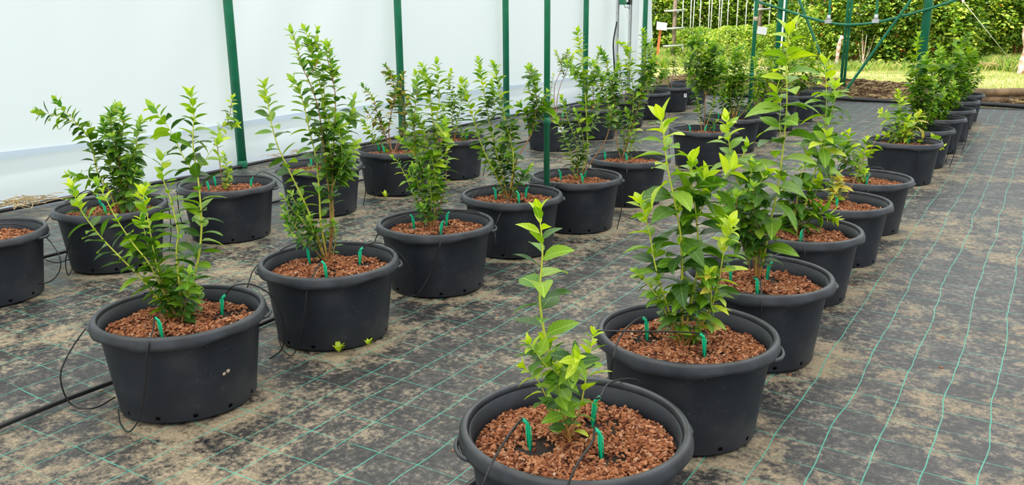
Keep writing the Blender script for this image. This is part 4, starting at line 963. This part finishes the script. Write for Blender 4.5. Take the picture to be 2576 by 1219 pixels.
        for q in range(tw):
            l = T * (f0 + (0.92 - f0) * (q + rg.random()) / tw); p, t = at(l)
            a = Vector((rg.uniform(-1, 1), rg.uniform(-1, 1), rg.uniform(-0.2, 0.5))).normalized(); dv = (t * 0.75 + a * 0.8).normalized(); Lt = rg.uniform(0.07, 0.14)
            q2 = [p, p + dv * Lt * 0.5, p + dv * Lt + Vector((0, 0, 0.25 * Lt))]; mb.tube([x - B for x in smooth(q2, 3)], [0.0018] * 6 + [0.0009], 5)
            def at2(l2, q2=q2, Lt=Lt):
                t_ = l2 / Lt
                return (q2[0].lerp(q2[1], t_ * 2), (q2[1] - q2[0]).normalized()) if t_ < 0.5 else (q2[1].lerp(q2[2], min(1, t_ * 2 - 1)), (q2[2] - q2[1]).normalized())
            mine += grow(at2, Lt, 0.15, ll * 0.85, max(0.011, sp_ * 0.9), dark, False)
        st = mb.build('stem', ST[kind], e)
        leaves += [(x, st) for x in mine]
    leaves.sort(key=lambda q: -q[0][3])
    for i, ((p, dv, nn, sz, c), st) in enumerate(leaves[:300]):
        xx = dv.cross(nn); M = Matrix.Identity(4); lp = p - B
        for j in range(3): M[j][0], M[j][1], M[j][2], M[j][3] = xx[j] * sz, dv[j] * sz, nn[j] * sz, lp[j]
        put('leaf', LEAF[c][rg.choice((0, 1, 1, 2, 3)) if sz < 0.1 else 1 + 3 * (rg.random() < 0.4)], st, mat=M); nleaf_total += 1
    rest = leaves[300:]
    if rest:
        mb = MB()
        for (p, dv, nn, sz, c), st in rest:
            mb.cur = 'ymd'.index(c) if c in 'ymd' else 1
            xx = dv.cross(nn); p = p - B; w = 0.23 * sz
            mb.add([p, p + dv * sz * .3 - xx * w + nn * .3 * w, p + dv * sz * .45, p + dv * sz * .3 + xx * w + nn * .3 * w, p + dv * sz * .7 - xx * w * .8, p + dv * sz * .7 + xx * w * .8, p + dv * sz - nn * sz * .15],
                   [(0, 2, 1), (0, 3, 2), (1, 2, 4), (2, 3, 5), (2, 5, 6, 4)])
        tag(mb.build('small_leaves', [LS['y'], LS['m'], LS['d']], e), kind='stuff')
for k, s in BUSH.items(): bush(k, s)

# ------------------------------------------------------------------ irrigation pipes on the ground
def groundpipe(label, a, b_, r=0.009):
    n = 40; e = empty('drip_pipe', a); tag(e, label, 'pipe')
    dd = (b_ - a); nn = Vector((-dd.y, dd.x, 0)).normalized()
    mb = MB(); mb.tube([dd * (i / n) + nn * 0.012 * math.sin(i * 0.9) + Vector((0, 0, r + 0.001)) for i in range(n + 1)], r, 8); mb.build('pipe', DARK, e)
a = G(0, 1081); d = (G(285, 968) - a).normalized(); groundpipe('black irrigation pipe lying along the middle row of pots', a - d * 1.2, a + d * 5.2)
a = G(80, 657); d = (G(171, 636) - a).normalized(); d = (d + RD * 3).normalized(); groundpipe('black irrigation pipe lying along the film-wall row of pots', a - d * 1.5, a + d * 8.5)
a = Vector((-0.1, 1.95, 0)); groundpipe('black irrigation pipe lying along the open-aisle row of pots', a - RN * 0.03 - RD * 0.5, a + RD * 9.5 - RN * 0.03)

# small weeds at pot feet
def weed(px, py, n, s, label):
    p = G(px, py); e = empty('weed', p); tag(e, label, 'weed'); rg = random.Random(px)
    mb = MB(); mb.tube([(0, 0, -0.003), (0, 0, s * 0.5)], 0.0015, 5); mb.build('stem', ST['g'], e)
    for i in range(n):
        a = i * 2.4; dv = Vector((math.cos(a), math.sin(a), 0.5 + 0.4 * rg.random())).normalized(); nn = Vector((0, 0, 1)); nn = (nn - dv * nn.z).normalized(); xx = dv.cross(nn)
        z = s * rg.uniform(0.6, 1.1); M = Matrix.Identity(4)
        for j in range(3): M[j][0], M[j][1], M[j][2] = xx[j] * z, dv[j] * z, nn[j] * z
        M[2][3] = s * 0.5 * i / n; put('leaf', LEAF['y'][3], e, mat=M)
weed(852, 886, 9, 0.04, 'little green weed at the foot of the pot with the tall slender bush')
weed(926, 869, 7, 0.03, 'smaller weed by the drain hole, foot of the tall slender bush pot')
weed(970, 497, 7, 0.045, 'tiny weed at the foot of the bronze-leaved bush pot')
weed(238, 492, 5, 0.05, 'seedling weed at the foot of the film wall beside straw')

# ------------------------------------------------------------------ straw by the wall, loose debris
def straw_patch(name, label, pts, n, L, r=0.0018, seed=1, spread=0.1, mat=STRAW):
    rg = random.Random(seed); mb = MB(); o = pts[0]
    for i in range(n):
        c = rg.choice(pts) + Vector((rg.gauss(0, spread), rg.gauss(0, spread * 0.5), rg.random() * 0.03)); a = rg.random() * 6.28; l = L * rg.uniform(.4, 1)
        v = Vector((math.cos(a), math.sin(a), rg.uniform(-.15, .25))) * l
        mb.tube([c - o - v * .5, c - o + Vector((0, 0, .01)) + Vector((rg.uniform(-.02, .02), rg.uniform(-.02, .02), 0)), c - o + v * .5], r, 3, cap=False)
    return tag(mb.build(name, mat, None, o), label, 'straw', kind='stuff')
straw_patch('dry_straw', 'dry straw lying along the foot of the film wall', [WL(x, wcol(x, 500), 0.24) + Vector((0, 0, 0.02)) for x in range(-60, 130, 12)], 60, 0.22, 0.0025, 3, 0.05)
straw_patch('dry_straw', 'wisp of dry straw by the film wall behind the tall slender bush', [WL(x, wcol(x, 390), 0.2) + Vector((0, 0, 0.02)) for x in range(690, 780, 14)], 25, 0.15, 0.002, 4, 0.04)
rg = random.Random(12); mb = MB(); mb.smooth = False
for i in range(140):
    p = RF(Vector((rg.uniform(-2.5, 4), rg.uniform(1.6, 8), 0))); s = rg.uniform(.004, .011)
    w = RN * p.x + RD * p.y
    mb.box((w.x, w.y, 0.001 + und(p.x, p.y)), (s, s * rg.uniform(.4, 1), s * .4), Matrix.Rotation(rg.random() * 3, 3, 'Z'))
tag(mb.build('bark_crumbs', BARK), 'scattered bark crumbs on the ground cover', 'bark crumbs', kind='stuff')

# ------------------------------------------------------------------ slotted rails with control box at the wall
RDIST = WL(1552, 100, 0.12)
re_ = RDIST.copy(); re_.z = 0
def rail(x, label):
    p = WL(x, 100, 0.14); p.z = 0; e = empty('slotted_rail', p); tag(e, label, 'rail')
    a = math.atan2(WN.y, WN.x) + math.pi / 2
    Mz = Matrix.Rotation(a, 3, 'Z')
    mb = MB(); mb.box((0, 0, 1.2), (0.012, 0.006, 2.5), None)
    mb.v = []; mb.f = []; mb.mi = []; mb.sm = []
    for sx in (-0.019, 0.019): mb.box(Mz @ Vector((sx, 0.0, 1.2)), (0.006, 0.03, 2.5), Mz)
    for sx in (-0.013, 0.013): mb.box(Mz @ Vector((sx, 0.012, 1.2)), (0.014, 0.005, 2.5), Mz)
    for i in range(18): mb.box(Mz @ Vector((0, 0.012, 0.03 + i * 0.14)), (0.014, 0.005, 0.105), Mz)      # webs between the slots
    mb.build('channel', GALV, e)
rail(1552, 'galvanised slotted rail by the film wall with a black cable beside it')
rail(1584, 'galvanised slotted rail by the film wall without a cable')
e = empty('control_box', WL(1568, 8, 0.2)); tag(e, 'green and white control box hung between the slotted rails', 'box')
a = math.atan2(WN.y, WN.x) + math.pi / 2; Mz = Matrix.Rotation(a, 3, 'Z')
mb = MB(); mb.box((0, 0, 0.05), (0.12, 0.06, 0.14), Mz); mb.build('case', GREENP2, e)
mb = MB(); mb.box(Mz @ Vector((0.05, -0.035, 0.06)), (0.05, 0.012, 0.09), Mz); mb.build('label_panel', WHITEP, e)
mb = MB(); mb.box(Mz @ Vector((0.13, -0.03, 0.04)), (0.075, 0.06, 0.12), Mz); mb.build('power_pack', DARK, e)
mb = MB(); mb.tube(smooth([Mz @ Vector(q) for q in ((-0.05, -0.03, 0.0), (-0.02, -0.04, -0.06), (0.06, -0.04, -0.05), (0.12, -0.04, -0.08), (0.13, -0.03, 0.0))], 5), 0.004, 5); mb.build('lead', DARK, e)
e = empty('cable', WL(1545, 150, 0.16)); tag(e, 'black cable hanging beside the slotted rail', 'cable'); o = e.location.copy()
mb = MB(); mb.tube([p - o for p in smooth([WL(*q, 0.17) for q in ((1552, 55), (1546, 85), (1543, 110), (1544, 140), (1546, 180), (1550, 225))], 5)], 0.011, 6); mb.build('cable_run', DARK, e)

# ------------------------------------------------------------------ end frame of the tunnel
GD = 13.07
e = empty('tunnel_end_frame', PL(2113, 246, GD)); o = e.location.copy(); o.z = 0; e.location = o
tag(e, 'green pipe frame across the tunnel end with sagging tie rail', 'frame')
def vpipe(x, r, name, top=3.0, mat=GREENP2):
    p = PL(x, 245, GD); p.z = 0
    mb = MB(); mb.tube([p - o + Vector((0, 0, -0.05)), p - o + Vector((0, 0, top))], r, 14); mb.build(name, mat, e)
vpipe(1947, 0.041, 'post'); vpipe(1961, 0.016, 'side_pipe'); vpipe(2310, 0.048, 'post'); vpipe(2300, 0.018, 'side_pipe')
vpipe(2112, 0.019, 'centre_pipe'); vpipe(2120, 0.019, 'centre_pipe')
def pxpipe(pts, r, name, d=GD, mat=GREENP2, n=8):
    mb = MB(); mb.tube([PL(x, y, d) - o for x, y in pts] if n == 0 else [q - o for q in smooth([PL(x, y, d) for x, y in pts], n)], r, 8); mb.build(name, mat, e)
pxpipe([(1880, -8), (1910, 5), (1955, 19), (2030, 43), (2085, 57), (2135, 62), (2200, 57), (2260, 43), (2340, 21), (2420, -6)], 0.019, 'tie_rail', GD - 0.06)
pxpipe([(2091, -60), (2086, 52)], 0.018, 'hanger', GD - 0.06); pxpipe([(2211, -60), (2204, 52)], 0.018, 'hanger', GD - 0.06)
for x, y in ((2084, 54), (2203, 53)):
    p = PL(x, y, GD - 0.09) - o; mb = MB(); mb.box(p, (0.09, 0.06, 0.05), Matrix.Rotation(rotz, 3, 'Z')); mb.tube([p, p + Vector((0, 0, 0.09))], 0.03, 8); mb.build('clamp', GALV, e)
pxpipe([(2320, -40), (2107, 256)], 0.02, 'brace', GD - 0.12); pxpipe([(1995, -40), (2038, 70), (2090, 205)], 0.02, 'brace', GD + 0.12)

# black fold of ground cover at the bank
o2 = PL(2150, 262, 12.6); o2.z = 0; e = empty('rolled_edge', o2); tag(e, 'black rolled edge of the ground cover below the earth bank', 'rolled edge')
mb = MB(); mb.tube([RN * (t - 3.2) * 1.0 + Vector((0, 0, 0.03 + 0.01 * math.sin(t * 3))) + RD * 0.03 * math.sin(t * 2) for t in [1.0 + i * 0.2 for i in range(24)]], 0.03, 8); mb.build('roll', DARK, e)

# logs stacked at the tunnel end
LB = G(2436, 263); 
for i, (yy, r, lab) in enumerate(((262, 0.052, 'lower of the two weathered logs stacked at the bank'), (240, 0.052, 'upper of the two weathered logs stacked at the bank'))):
    p = LB + Vector((-0.35 if i else 0, 0.10, r + i * 0.1)); e = empty('log', p); tag(e, lab, 'log', 'logs at the bank')
    mb = MB(); pts = [Vector((t * 0.22, 0.004 * math.sin(t) - 0.03 * t * 0.22, 0.004 * math.sin(t * 1.7))) for t in range(14)]
    mb.tube(pts, [r * (1 + 0.05 * math.sin(t * 1.3)) for t in range(14)], 16); mb.build('trunk', LOGW, e)
    mb = MB(); mb.lathe([(0, 0.0), (r * 0.9, 0.002)], 16)
    q = mb.build('cut_end', simple('cut_wood%d' % i, (0.42, 0.30, 0.18), 0.8), e); q.rotation_euler = (0, -math.pi / 2, 0); q.location = (-0.002, 0, 0)
    mb = MB(); mb.lathe([(r * 1.05 + 0.001, 0), (r * 1.05 + 0.004, 0.002), (r * 1.05 + 0.001, 0.004)], 16); q = mb.build('wire_tie', GALV, e); q.rotation_euler = (0, math.pi / 2, 0); q.location = (0.56 + 0.35 * i, -0.017, 0)

# earth bank along the tunnel end
b = MB(); vs = []; n1, n2 = 220, 16; rg = random.Random(9)
def bank(u, v):                        # u across the rows, v 0..1 from the tunnel outwards
    low = 1.0 if u < -1.5 else max(0.45, 1 - (u + 1.5) * 1.4)
    y = 12.74 + (0.30 if u > -1.1 else 0.30 * max(0, (u + 1.6) / 0.5)) + v * 1.2 + 0.06 * math.sin(u * 1.7) + 0.05 * math.sin(u * 4.1)
    hgt = 0.24 * low * (math.sin(math.pi / 2 * min(1, v / 0.45)) if v < 0.45 else math.cos(math.pi / 2 * (v - 0.45) / 0.55)) + 0.02 * math.sin(u * 5 + v * 9) * math.sin(u * 2.3 + v * 5)
    return RN * u + RD * y + Vector((0, 0, hgt - 0.03))
for j in range(n2 + 1):
    for i in range(n1 + 1):
        w = bank(-5.4 + 12.0 * i / n1, j / n2); vs.append((w.x, w.y, w.z + rg.uniform(-.014, .014)))
b.add(vs, [(j * (n1 + 1) + i, j * (n1 + 1) + i + 1, (j + 1) * (n1 + 1) + i + 1, (j + 1) * (n1 + 1) + i) for j in range(n2) for i in range(n1)])
tag(b.build('earth_bank', BERM), 'low bank of brown earth and dead grass beyond the end frame', 'bank', kind='structure')
straw_patch('dead_grass', 'dead brown grass lying on the earth bank', [bank(-5 + 10 * random.random(), 0.05 + 0.75 * random.random()) for i in range(900)], 3600, 0.22, 0.0055, 8, 0.03, STRAW)
straw_patch('dead_stalks', 'dark withered stalks matted on the earth bank', [bank(-5 + 10 * random.random(), 0.02 + 0.7 * random.random()) for i in range(900)], 2600, 0.2, 0.006, 18, 0.03, simple('withered_stalk', (0.16, 0.09, 0.045), 0.9))
straw_patch('hay_heap', 'heap of pale hay on the lawn beside the white trunk', [G(x, 172) + Vector((0, 0, 0.08)) for x in range(2500, 2640, 8)], 500, 0.6, 0.007, 9, 0.25, STRAW)

# ------------------------------------------------------------------ lawn blades
def blades(name, label, areas, mats, seed=1):
    rg = random.Random(seed); mb = MB(); mb.smooth = False
    for (xa, xb, ya, yb, n, hmin, hmax) in areas:
        for _ in range(n):
            x = rg.uniform(xa, xb); y = rg.uniform(ya, yb); h = rg.uniform(hmin, hmax); a = rg.random() * 3.14; w = 0.004 + 0.03 * h
            if (x * RD.x + y * RD.y) < 13.6: continue
            c = Vector((x, y, -0.03)); s = Vector((math.cos(a), math.sin(a), 0)) * w; l = Vector((rg.gauss(0, .35), rg.gauss(0, .35), 0)) * h
            mb.cur = rg.choice((0, 0, 1, 2)); mb.add([c - s, c + s, c + l * .4 + s * .7 + Vector((0, 0, h * .6)), c + l + Vector((0, 0, h))], [(0, 1, 2), (0, 2, 3)])
    return tag(mb.build(name, mats), label, 'grass', kind='stuff')
GR = [leaf_mat('grass_green', (0.20, 0.34, 0.05), (0.34, 0.46, 0.08), 0.6, 0.3, False, True), leaf_mat('grass_yellow', (0.42, 0.42, 0.12), (0.58, 0.50, 0.22), 0.6, 0.3, False, True), leaf_mat('grass_deep', (0.09, 0.20, 0.03), (0.18, 0.32, 0.05), 0.6, 0.3, False, True)]
blades('lawn_grass', 'short sunlit lawn grass beyond the earth bank', [(1.5, 15, 12, 19, 36000, 0.02, 0.055)], [GR[1], GR[0], GR[0]])
blades('tall_grass', 'tall green grass growing under the hedge', [(6.5, 16, 18.2, 20.5, 8000, 0.08, 0.22), (10.2, 15, 16.8, 20, 12000, 0.10, 0.32), (2.5, 9.5, 20, 27, 20000, 0.08, 0.25)], GR, 2)

# ------------------------------------------------------------------ background hedge and vines
BY = [leaf_mat('hedge_leaf_light', (0.34, 0.50, 0.05), (0.60, 0.66, 0.12), 0.5, 0.35, False, True), leaf_mat('hedge_leaf_mid', (0.14, 0.30, 0.03), (0.30, 0.45, 0.06), 0.5, 0.3, False, True), leaf_mat('hedge_leaf_deep', (0.04, 0.11, 0.02), (0.10, 0.20, 0.035), 0.5, 0.25, False, True)]
def shrub(name, label, cat, group, base, rx, ry, h, n, ls, mix, seed, berries=0, trunk=0.03, zlow=0.05):
    rg = random.Random(seed); e = empty(name, base); tag(e, label, cat, group)
    mb = MB()
    for q in range(5):
        a = q * 1.26 + rg.random(); tip = Vector((math.cos(a) * rx * .6, math.sin(a) * ry * .6, h * rg.uniform(.6, .9)))
        mb.tube(smooth([Vector((0, 0, -.05)), tip * .4 + Vector((0, 0, .1)), tip], 4), [trunk * (1 - .08 * i) for i in range(9)], 6)
    mb.build('canes', ST['w'], e)
    mb = MB(); mb.smooth = False
    for _ in range(n):
        u = rg.random(); z = zlow + (h - zlow) * u; bulge = math.sqrt(max(0.05, 1 - (2 * u - 0.9) ** 2 * 0.75)); a = rg.random() * 6.2832
        r = (rg.random() ** 0.3) * bulge * (1 + .2 * math.sin(a * 3 + seed) + .15 * math.sin(u * 11 + a * 2))
        c = Vector((math.cos(a) * r * rx, math.sin(a) * r * ry, z)); s = ls * rg.uniform(.6, 1.25)
        out = Vector((math.cos(a), math.sin(a), .25)); dv = (out + Vector((rg.gauss(0, .6), rg.gauss(0, .6), rg.gauss(-.3, .5)))).normalized()
        nn = Vector((rg.gauss(0, .5), rg.gauss(0, .5), 1)) + out * .5; nn = (nn - dv * nn.dot(dv)).normalized(); xx = dv.cross(nn)
        mb.cur = rg.choices((0, 1, 2), mix)[0]; w = s * .36
        mb.add([c, c + dv * s * .45 - xx * w + nn * w * .3, c + dv * s * .5, c + dv * s * .45 + xx * w + nn * w * .3, c + dv * s - nn * .1 * s], [(0, 2, 1), (0, 3, 2), (1, 2, 4), (2, 3, 4)])
    tag(mb.build('foliage', BY, e), kind='stuff')
    if berries:
        mb = MB()
        for _ in range(berries):
            a = rg.uniform(3.3, 6.1); u = rg.uniform(.12, .8); r = .98; c = Vector((math.cos(a) * r * rx, math.sin(a) * r * ry, h * u))
            for q in range(4):
                p = c + Vector((rg.gauss(0, .03), rg.gauss(0, .02), rg.gauss(0, .03))); s = .014
                mb.add([p + Vector(v) * s for v in ((1, 0, 0), (-1, 0, 0), (0, 1, 0), (0, -1, 0), (0, 0, 1), (0, 0, -1))], [(0, 2, 4), (2, 1, 4), (1, 3, 4), (3, 0, 4), (2, 0, 5), (1, 2, 5), (3, 1, 5), (0, 3, 5)])
        tag(mb.build('berries', RED, e), 'clusters of red berries', kind='stuff')
    return e
def gp(px, Y): p = DY(px, 150, Y); p.z = -0.03; return p
shrub('berry_bush', 'big berry bush with hollow base and red berries', 'bush', None, gp(2150, 20.2), 0.95, 0.75, 2.5, 9000, 0.11, (3, 3, 3), 1, 30, zlow=.3)
shrub('berry_bush', 'broad berry bush behind the white dead branch', 'bush', None, gp(2265, 19.8), 0.85, 0.7, 2.4, 8000, 0.12, (3, 3, 4), 2, 34)
shrub('berry_bush', 'berry bush with lime leaves behind the thick end post', 'bush', None, gp(2355, 19.6), 0.8, 0.7, 2.4, 8000, 0.12, (4, 3, 3), 3, 18)
shrub('berry_bush', 'bright lime green bush beside the guy wire', 'bush', None, gp(2435, 20.4), 0.85, 0.7, 2.5, 8500, 0.10, (6, 3, 2), 4, 4)
shrub('berry_bush', 'leafy bush standing behind the white trunk', 'bush', None, gp(2555, 20.3), 0.95, 0.8, 2.6, 9000, 0.12, (3, 3, 3), 5, 0, zlow=.5)
shrub('berry_bush', 'last bush at the far end of the hedge', 'bush', None, gp(2700, 20.0), 1.0, 0.8, 2.6, 4500, 0.1, (3, 3, 4), 6, 0)
shrub('tall_weed', 'airy tall weed clump left of the hollow berry bush', 'weed', None, gp(2062, 20.5), 0.55, 0.45, 1.35, 3200, 0.07, (4, 4, 1), 7, 0, trunk=.015)
shrub('tall_weed', 'yellow green weed clump under the vine poles', 'weed', None, gp(1850, 21.5), 0.9, 0.5, 0.9, 3500, 0.07, (6, 3, 1), 8, 0, trunk=.012)
shrub('tall_weed', 'green weed clump behind the wooden post', 'weed', None, gp(1745, 22.5), 0.8, 0.5, 0.85, 3000, 0.07, (4, 4, 1), 9, 0, trunk=.012)
shrub('tall_weed', 'weed clump beside the tall white pole', 'weed', None, gp(1955, 21.0), 0.6, 0.5, 0.95, 2500, 0.07, (4, 4, 1), 19, 0, trunk=.012)
for i in range(7):
    shrub('hedge_shrub', 'dense green hedge shrub standing behind the berry bushes', 'bush', 'hedge shrubs behind the berry bushes', gp(2060 + 105 * i, 23.0), 0.95, 0.7, 2.8, 4500, 0.12, (3, 4, 3), 50 + i, 0, trunk=.03)
for i in range(9):
    shrub('grape_vine', 'leafy green vine trained on the pole row outside', 'vine', 'vines along the pole row', gp(1575 + 62 * i, 27.5), 0.85, 0.6, 3.0, 6000, 0.13, (5, 4, 2), 30 + i, 0, trunk=.03)
rg = random.Random(4)
for i, x in enumerate((1718, 1738, 1743, 1760, 1783, 1787, 1808, 1812, 1830, 1852, 1875, 1893, 1912, 1932, 2002, 2016, 2030, 2044)):
    Y = 24.8 + rg.uniform(-.8, 1.6); p = gp(x - 4, Y); e = tag(empty('vine_pole', p), 'thin white steel pole in the vine row', 'pole', 'white poles in the vine row')
    mb = MB(); mb.tube([(0, 0, -.1), (0.02 * rg.uniform(-1, 1), 0, 1.4), (0.05 * rg.uniform(-1, 1), 0, 2.8)], 0.015, 6); mb.build('rod', WHITEP, e)
    mb = MB(); mb.lathe([(0.0, 2.815), (.018, 2.81), (.018, 2.78)], 6); mb.build('cap', WHITEP, e)
# tall white pole and stub
p = gp(1962, 19.5); e = tag(empty('trellis_pole', p), 'thick whitewashed trellis pole behind the end frame', 'pole')
mb = MB(); mb.tube([(-.05, 0, -.1), (0, 0, .6), (.07, 0, 2.6)], 0.042, 12); mb.build('shaft', WHITEP, e); mb = MB(); mb.tube([(0.02, -.045, .95), (.02, .045, .95)], .05, 10); mb.build('wire_clip', GALV, e)
p = gp(2106, 19.2); e = tag(empty('stub_post', p), 'short whitewashed stub beside the hollow berry bush', 'post')
mb = MB(); mb.tube([(-.03, 0, -.05), (0, 0, .25), (.01, 0, .5), (.06, 0, .72)], [.045, .04, .05, .03], 10); mb.build('stub', BARKW, e); mb = MB(); mb.tube([(.03, -.05, .62), (.11, -.07, .7)], .02, 8); mb.build('snag', BARKW, e)
# dead white branch
p = gp(2172, 18.3); p.z = -.03; e = tag(empty('dead_branch', p), 'bare white dead branch standing in front of the berry bush', 'branch'); rg = random.Random(3)
mb = MB(); mb.tube([(0, 0, -.05), (.0, 0, .3), (.02, 0, .75)], [.014, .01, .005], 6); mb.build('main_twig', BARKW, e)
for i in range(6):
    mb = MB(); t = Vector((rg.uniform(-.12, .25), rg.uniform(-.1, .1), rg.uniform(.5, .9))); mb.tube(smooth([(0, 0, .05 + .04 * i), t * .5, t], 4), [.006, .006, .005, .005, .004, .004, .003, .003, .002], 5); mb.build('twig', BARKW, e)
# white trunk at the lawn edge
p = gp(2570, 17.2); e = tag(empty('white_trunk', p), 'curved whitewashed trunk with a brown hollow on the lawn', 'trunk')
mb = MB(); mb.tube(smooth([(.02, 0, -.05), (.03, 0, .25), (.07, 0, .5), (.0, 0, .75), (.02, 0, 1.05), (.12, 0, 1.3), (.2, 0, 1.8)], 5), [.07 - .001 * i for i in range(31)], 12); mb.build('bark', BARKW, e)
mb = MB(); mb.tube(smooth([(.12, -.03, .62), (.08, -.05, .85), (.12, -.04, 1.1)], 5), [.03, .045, .05, .06, .06, .06, .06, .055, .05, .04, .02], 8); mb.build('hollow', simple('brown_heartwood', (.25, .09, .03), .8), e)
# guy wire
a_, b_ = DY(2424, 5, 16.8), G(2556, 168); e = tag(empty('guy_wire', b_), 'thin pale guy wire stretched down to the hay', 'wire')
mb = MB(); mb.tube([Vector((0, 0, 0)), a_ - b_], 0.007, 5); mb.build('strand', WHITEP, e); mb = MB(); mb.tube([a_ - b_ + Vector((0, 0, -.02)), a_ - b_ + Vector((-.03, 0, .09))], .025, 8); mb.build('anchor_knob', WHITEP, e)
# wooden post with steel tubes
p = gp(1693, 22.0); e = tag(empty('wooden_post', p), 'grey wooden post carrying three short steel tubes', 'post')
mb = MB(); mb.tube([(0, 0, -.1), (0, 0, 1.0), (0.0, 0, 2.3)], [.055, .052, .05], 12); mb.build('post_shaft', WOOD, e)
for zz in (27, 68, 109, -14):
    z = CAMH - (zz - 33) / F * 22.3; mb = MB(); mb.tube([(-.28, -.08, z - .01), (.24, -.08, z + .01)], .028, 10); mb.build('steel_tube', GALV, e)
mb = MB(); mb.tube([(.22, -.09, .45), (.22, -.09, .2)], .012, 6); mb.build('hook', GALV, e)
p = gp(1905, 24.0); e = tag(empty('wooden_post', p), 'wooden post farther along the vine row', 'post')
mb = MB(); mb.tube([(0, 0, -.1), (0, 0, 2.6)], .055, 12); mb.build('post_shaft', WOOD, e)
mb = MB(); mb.tube([(-.25, -.08, 1.28), (.25, -.08, 1.3)], .03, 10); mb.build('steel_tube', GALV, e)
# row sign on an orange stake
p = gp(1652, 20.0); e = tag(empty('row_sign', p), 'blank white plate on an orange stake by the film end', 'sign')
mb = MB(); mb.box((.02, 0, .42), (.055, .03, 1.0), Matrix.Rotation(.10, 3, 'Y')); mb.build('stake', ORANGE, e)
mb = MB(); mb.box((.08, -.03, .93), (.23, .012, .19), Matrix.Rotation(.12, 3, 'Y') @ Matrix.Rotation(-.5, 3, 'X')); mb.build('plate', WHITEP, e)
print('leaves', nleaf_total, 'objects', len(COL.objects))
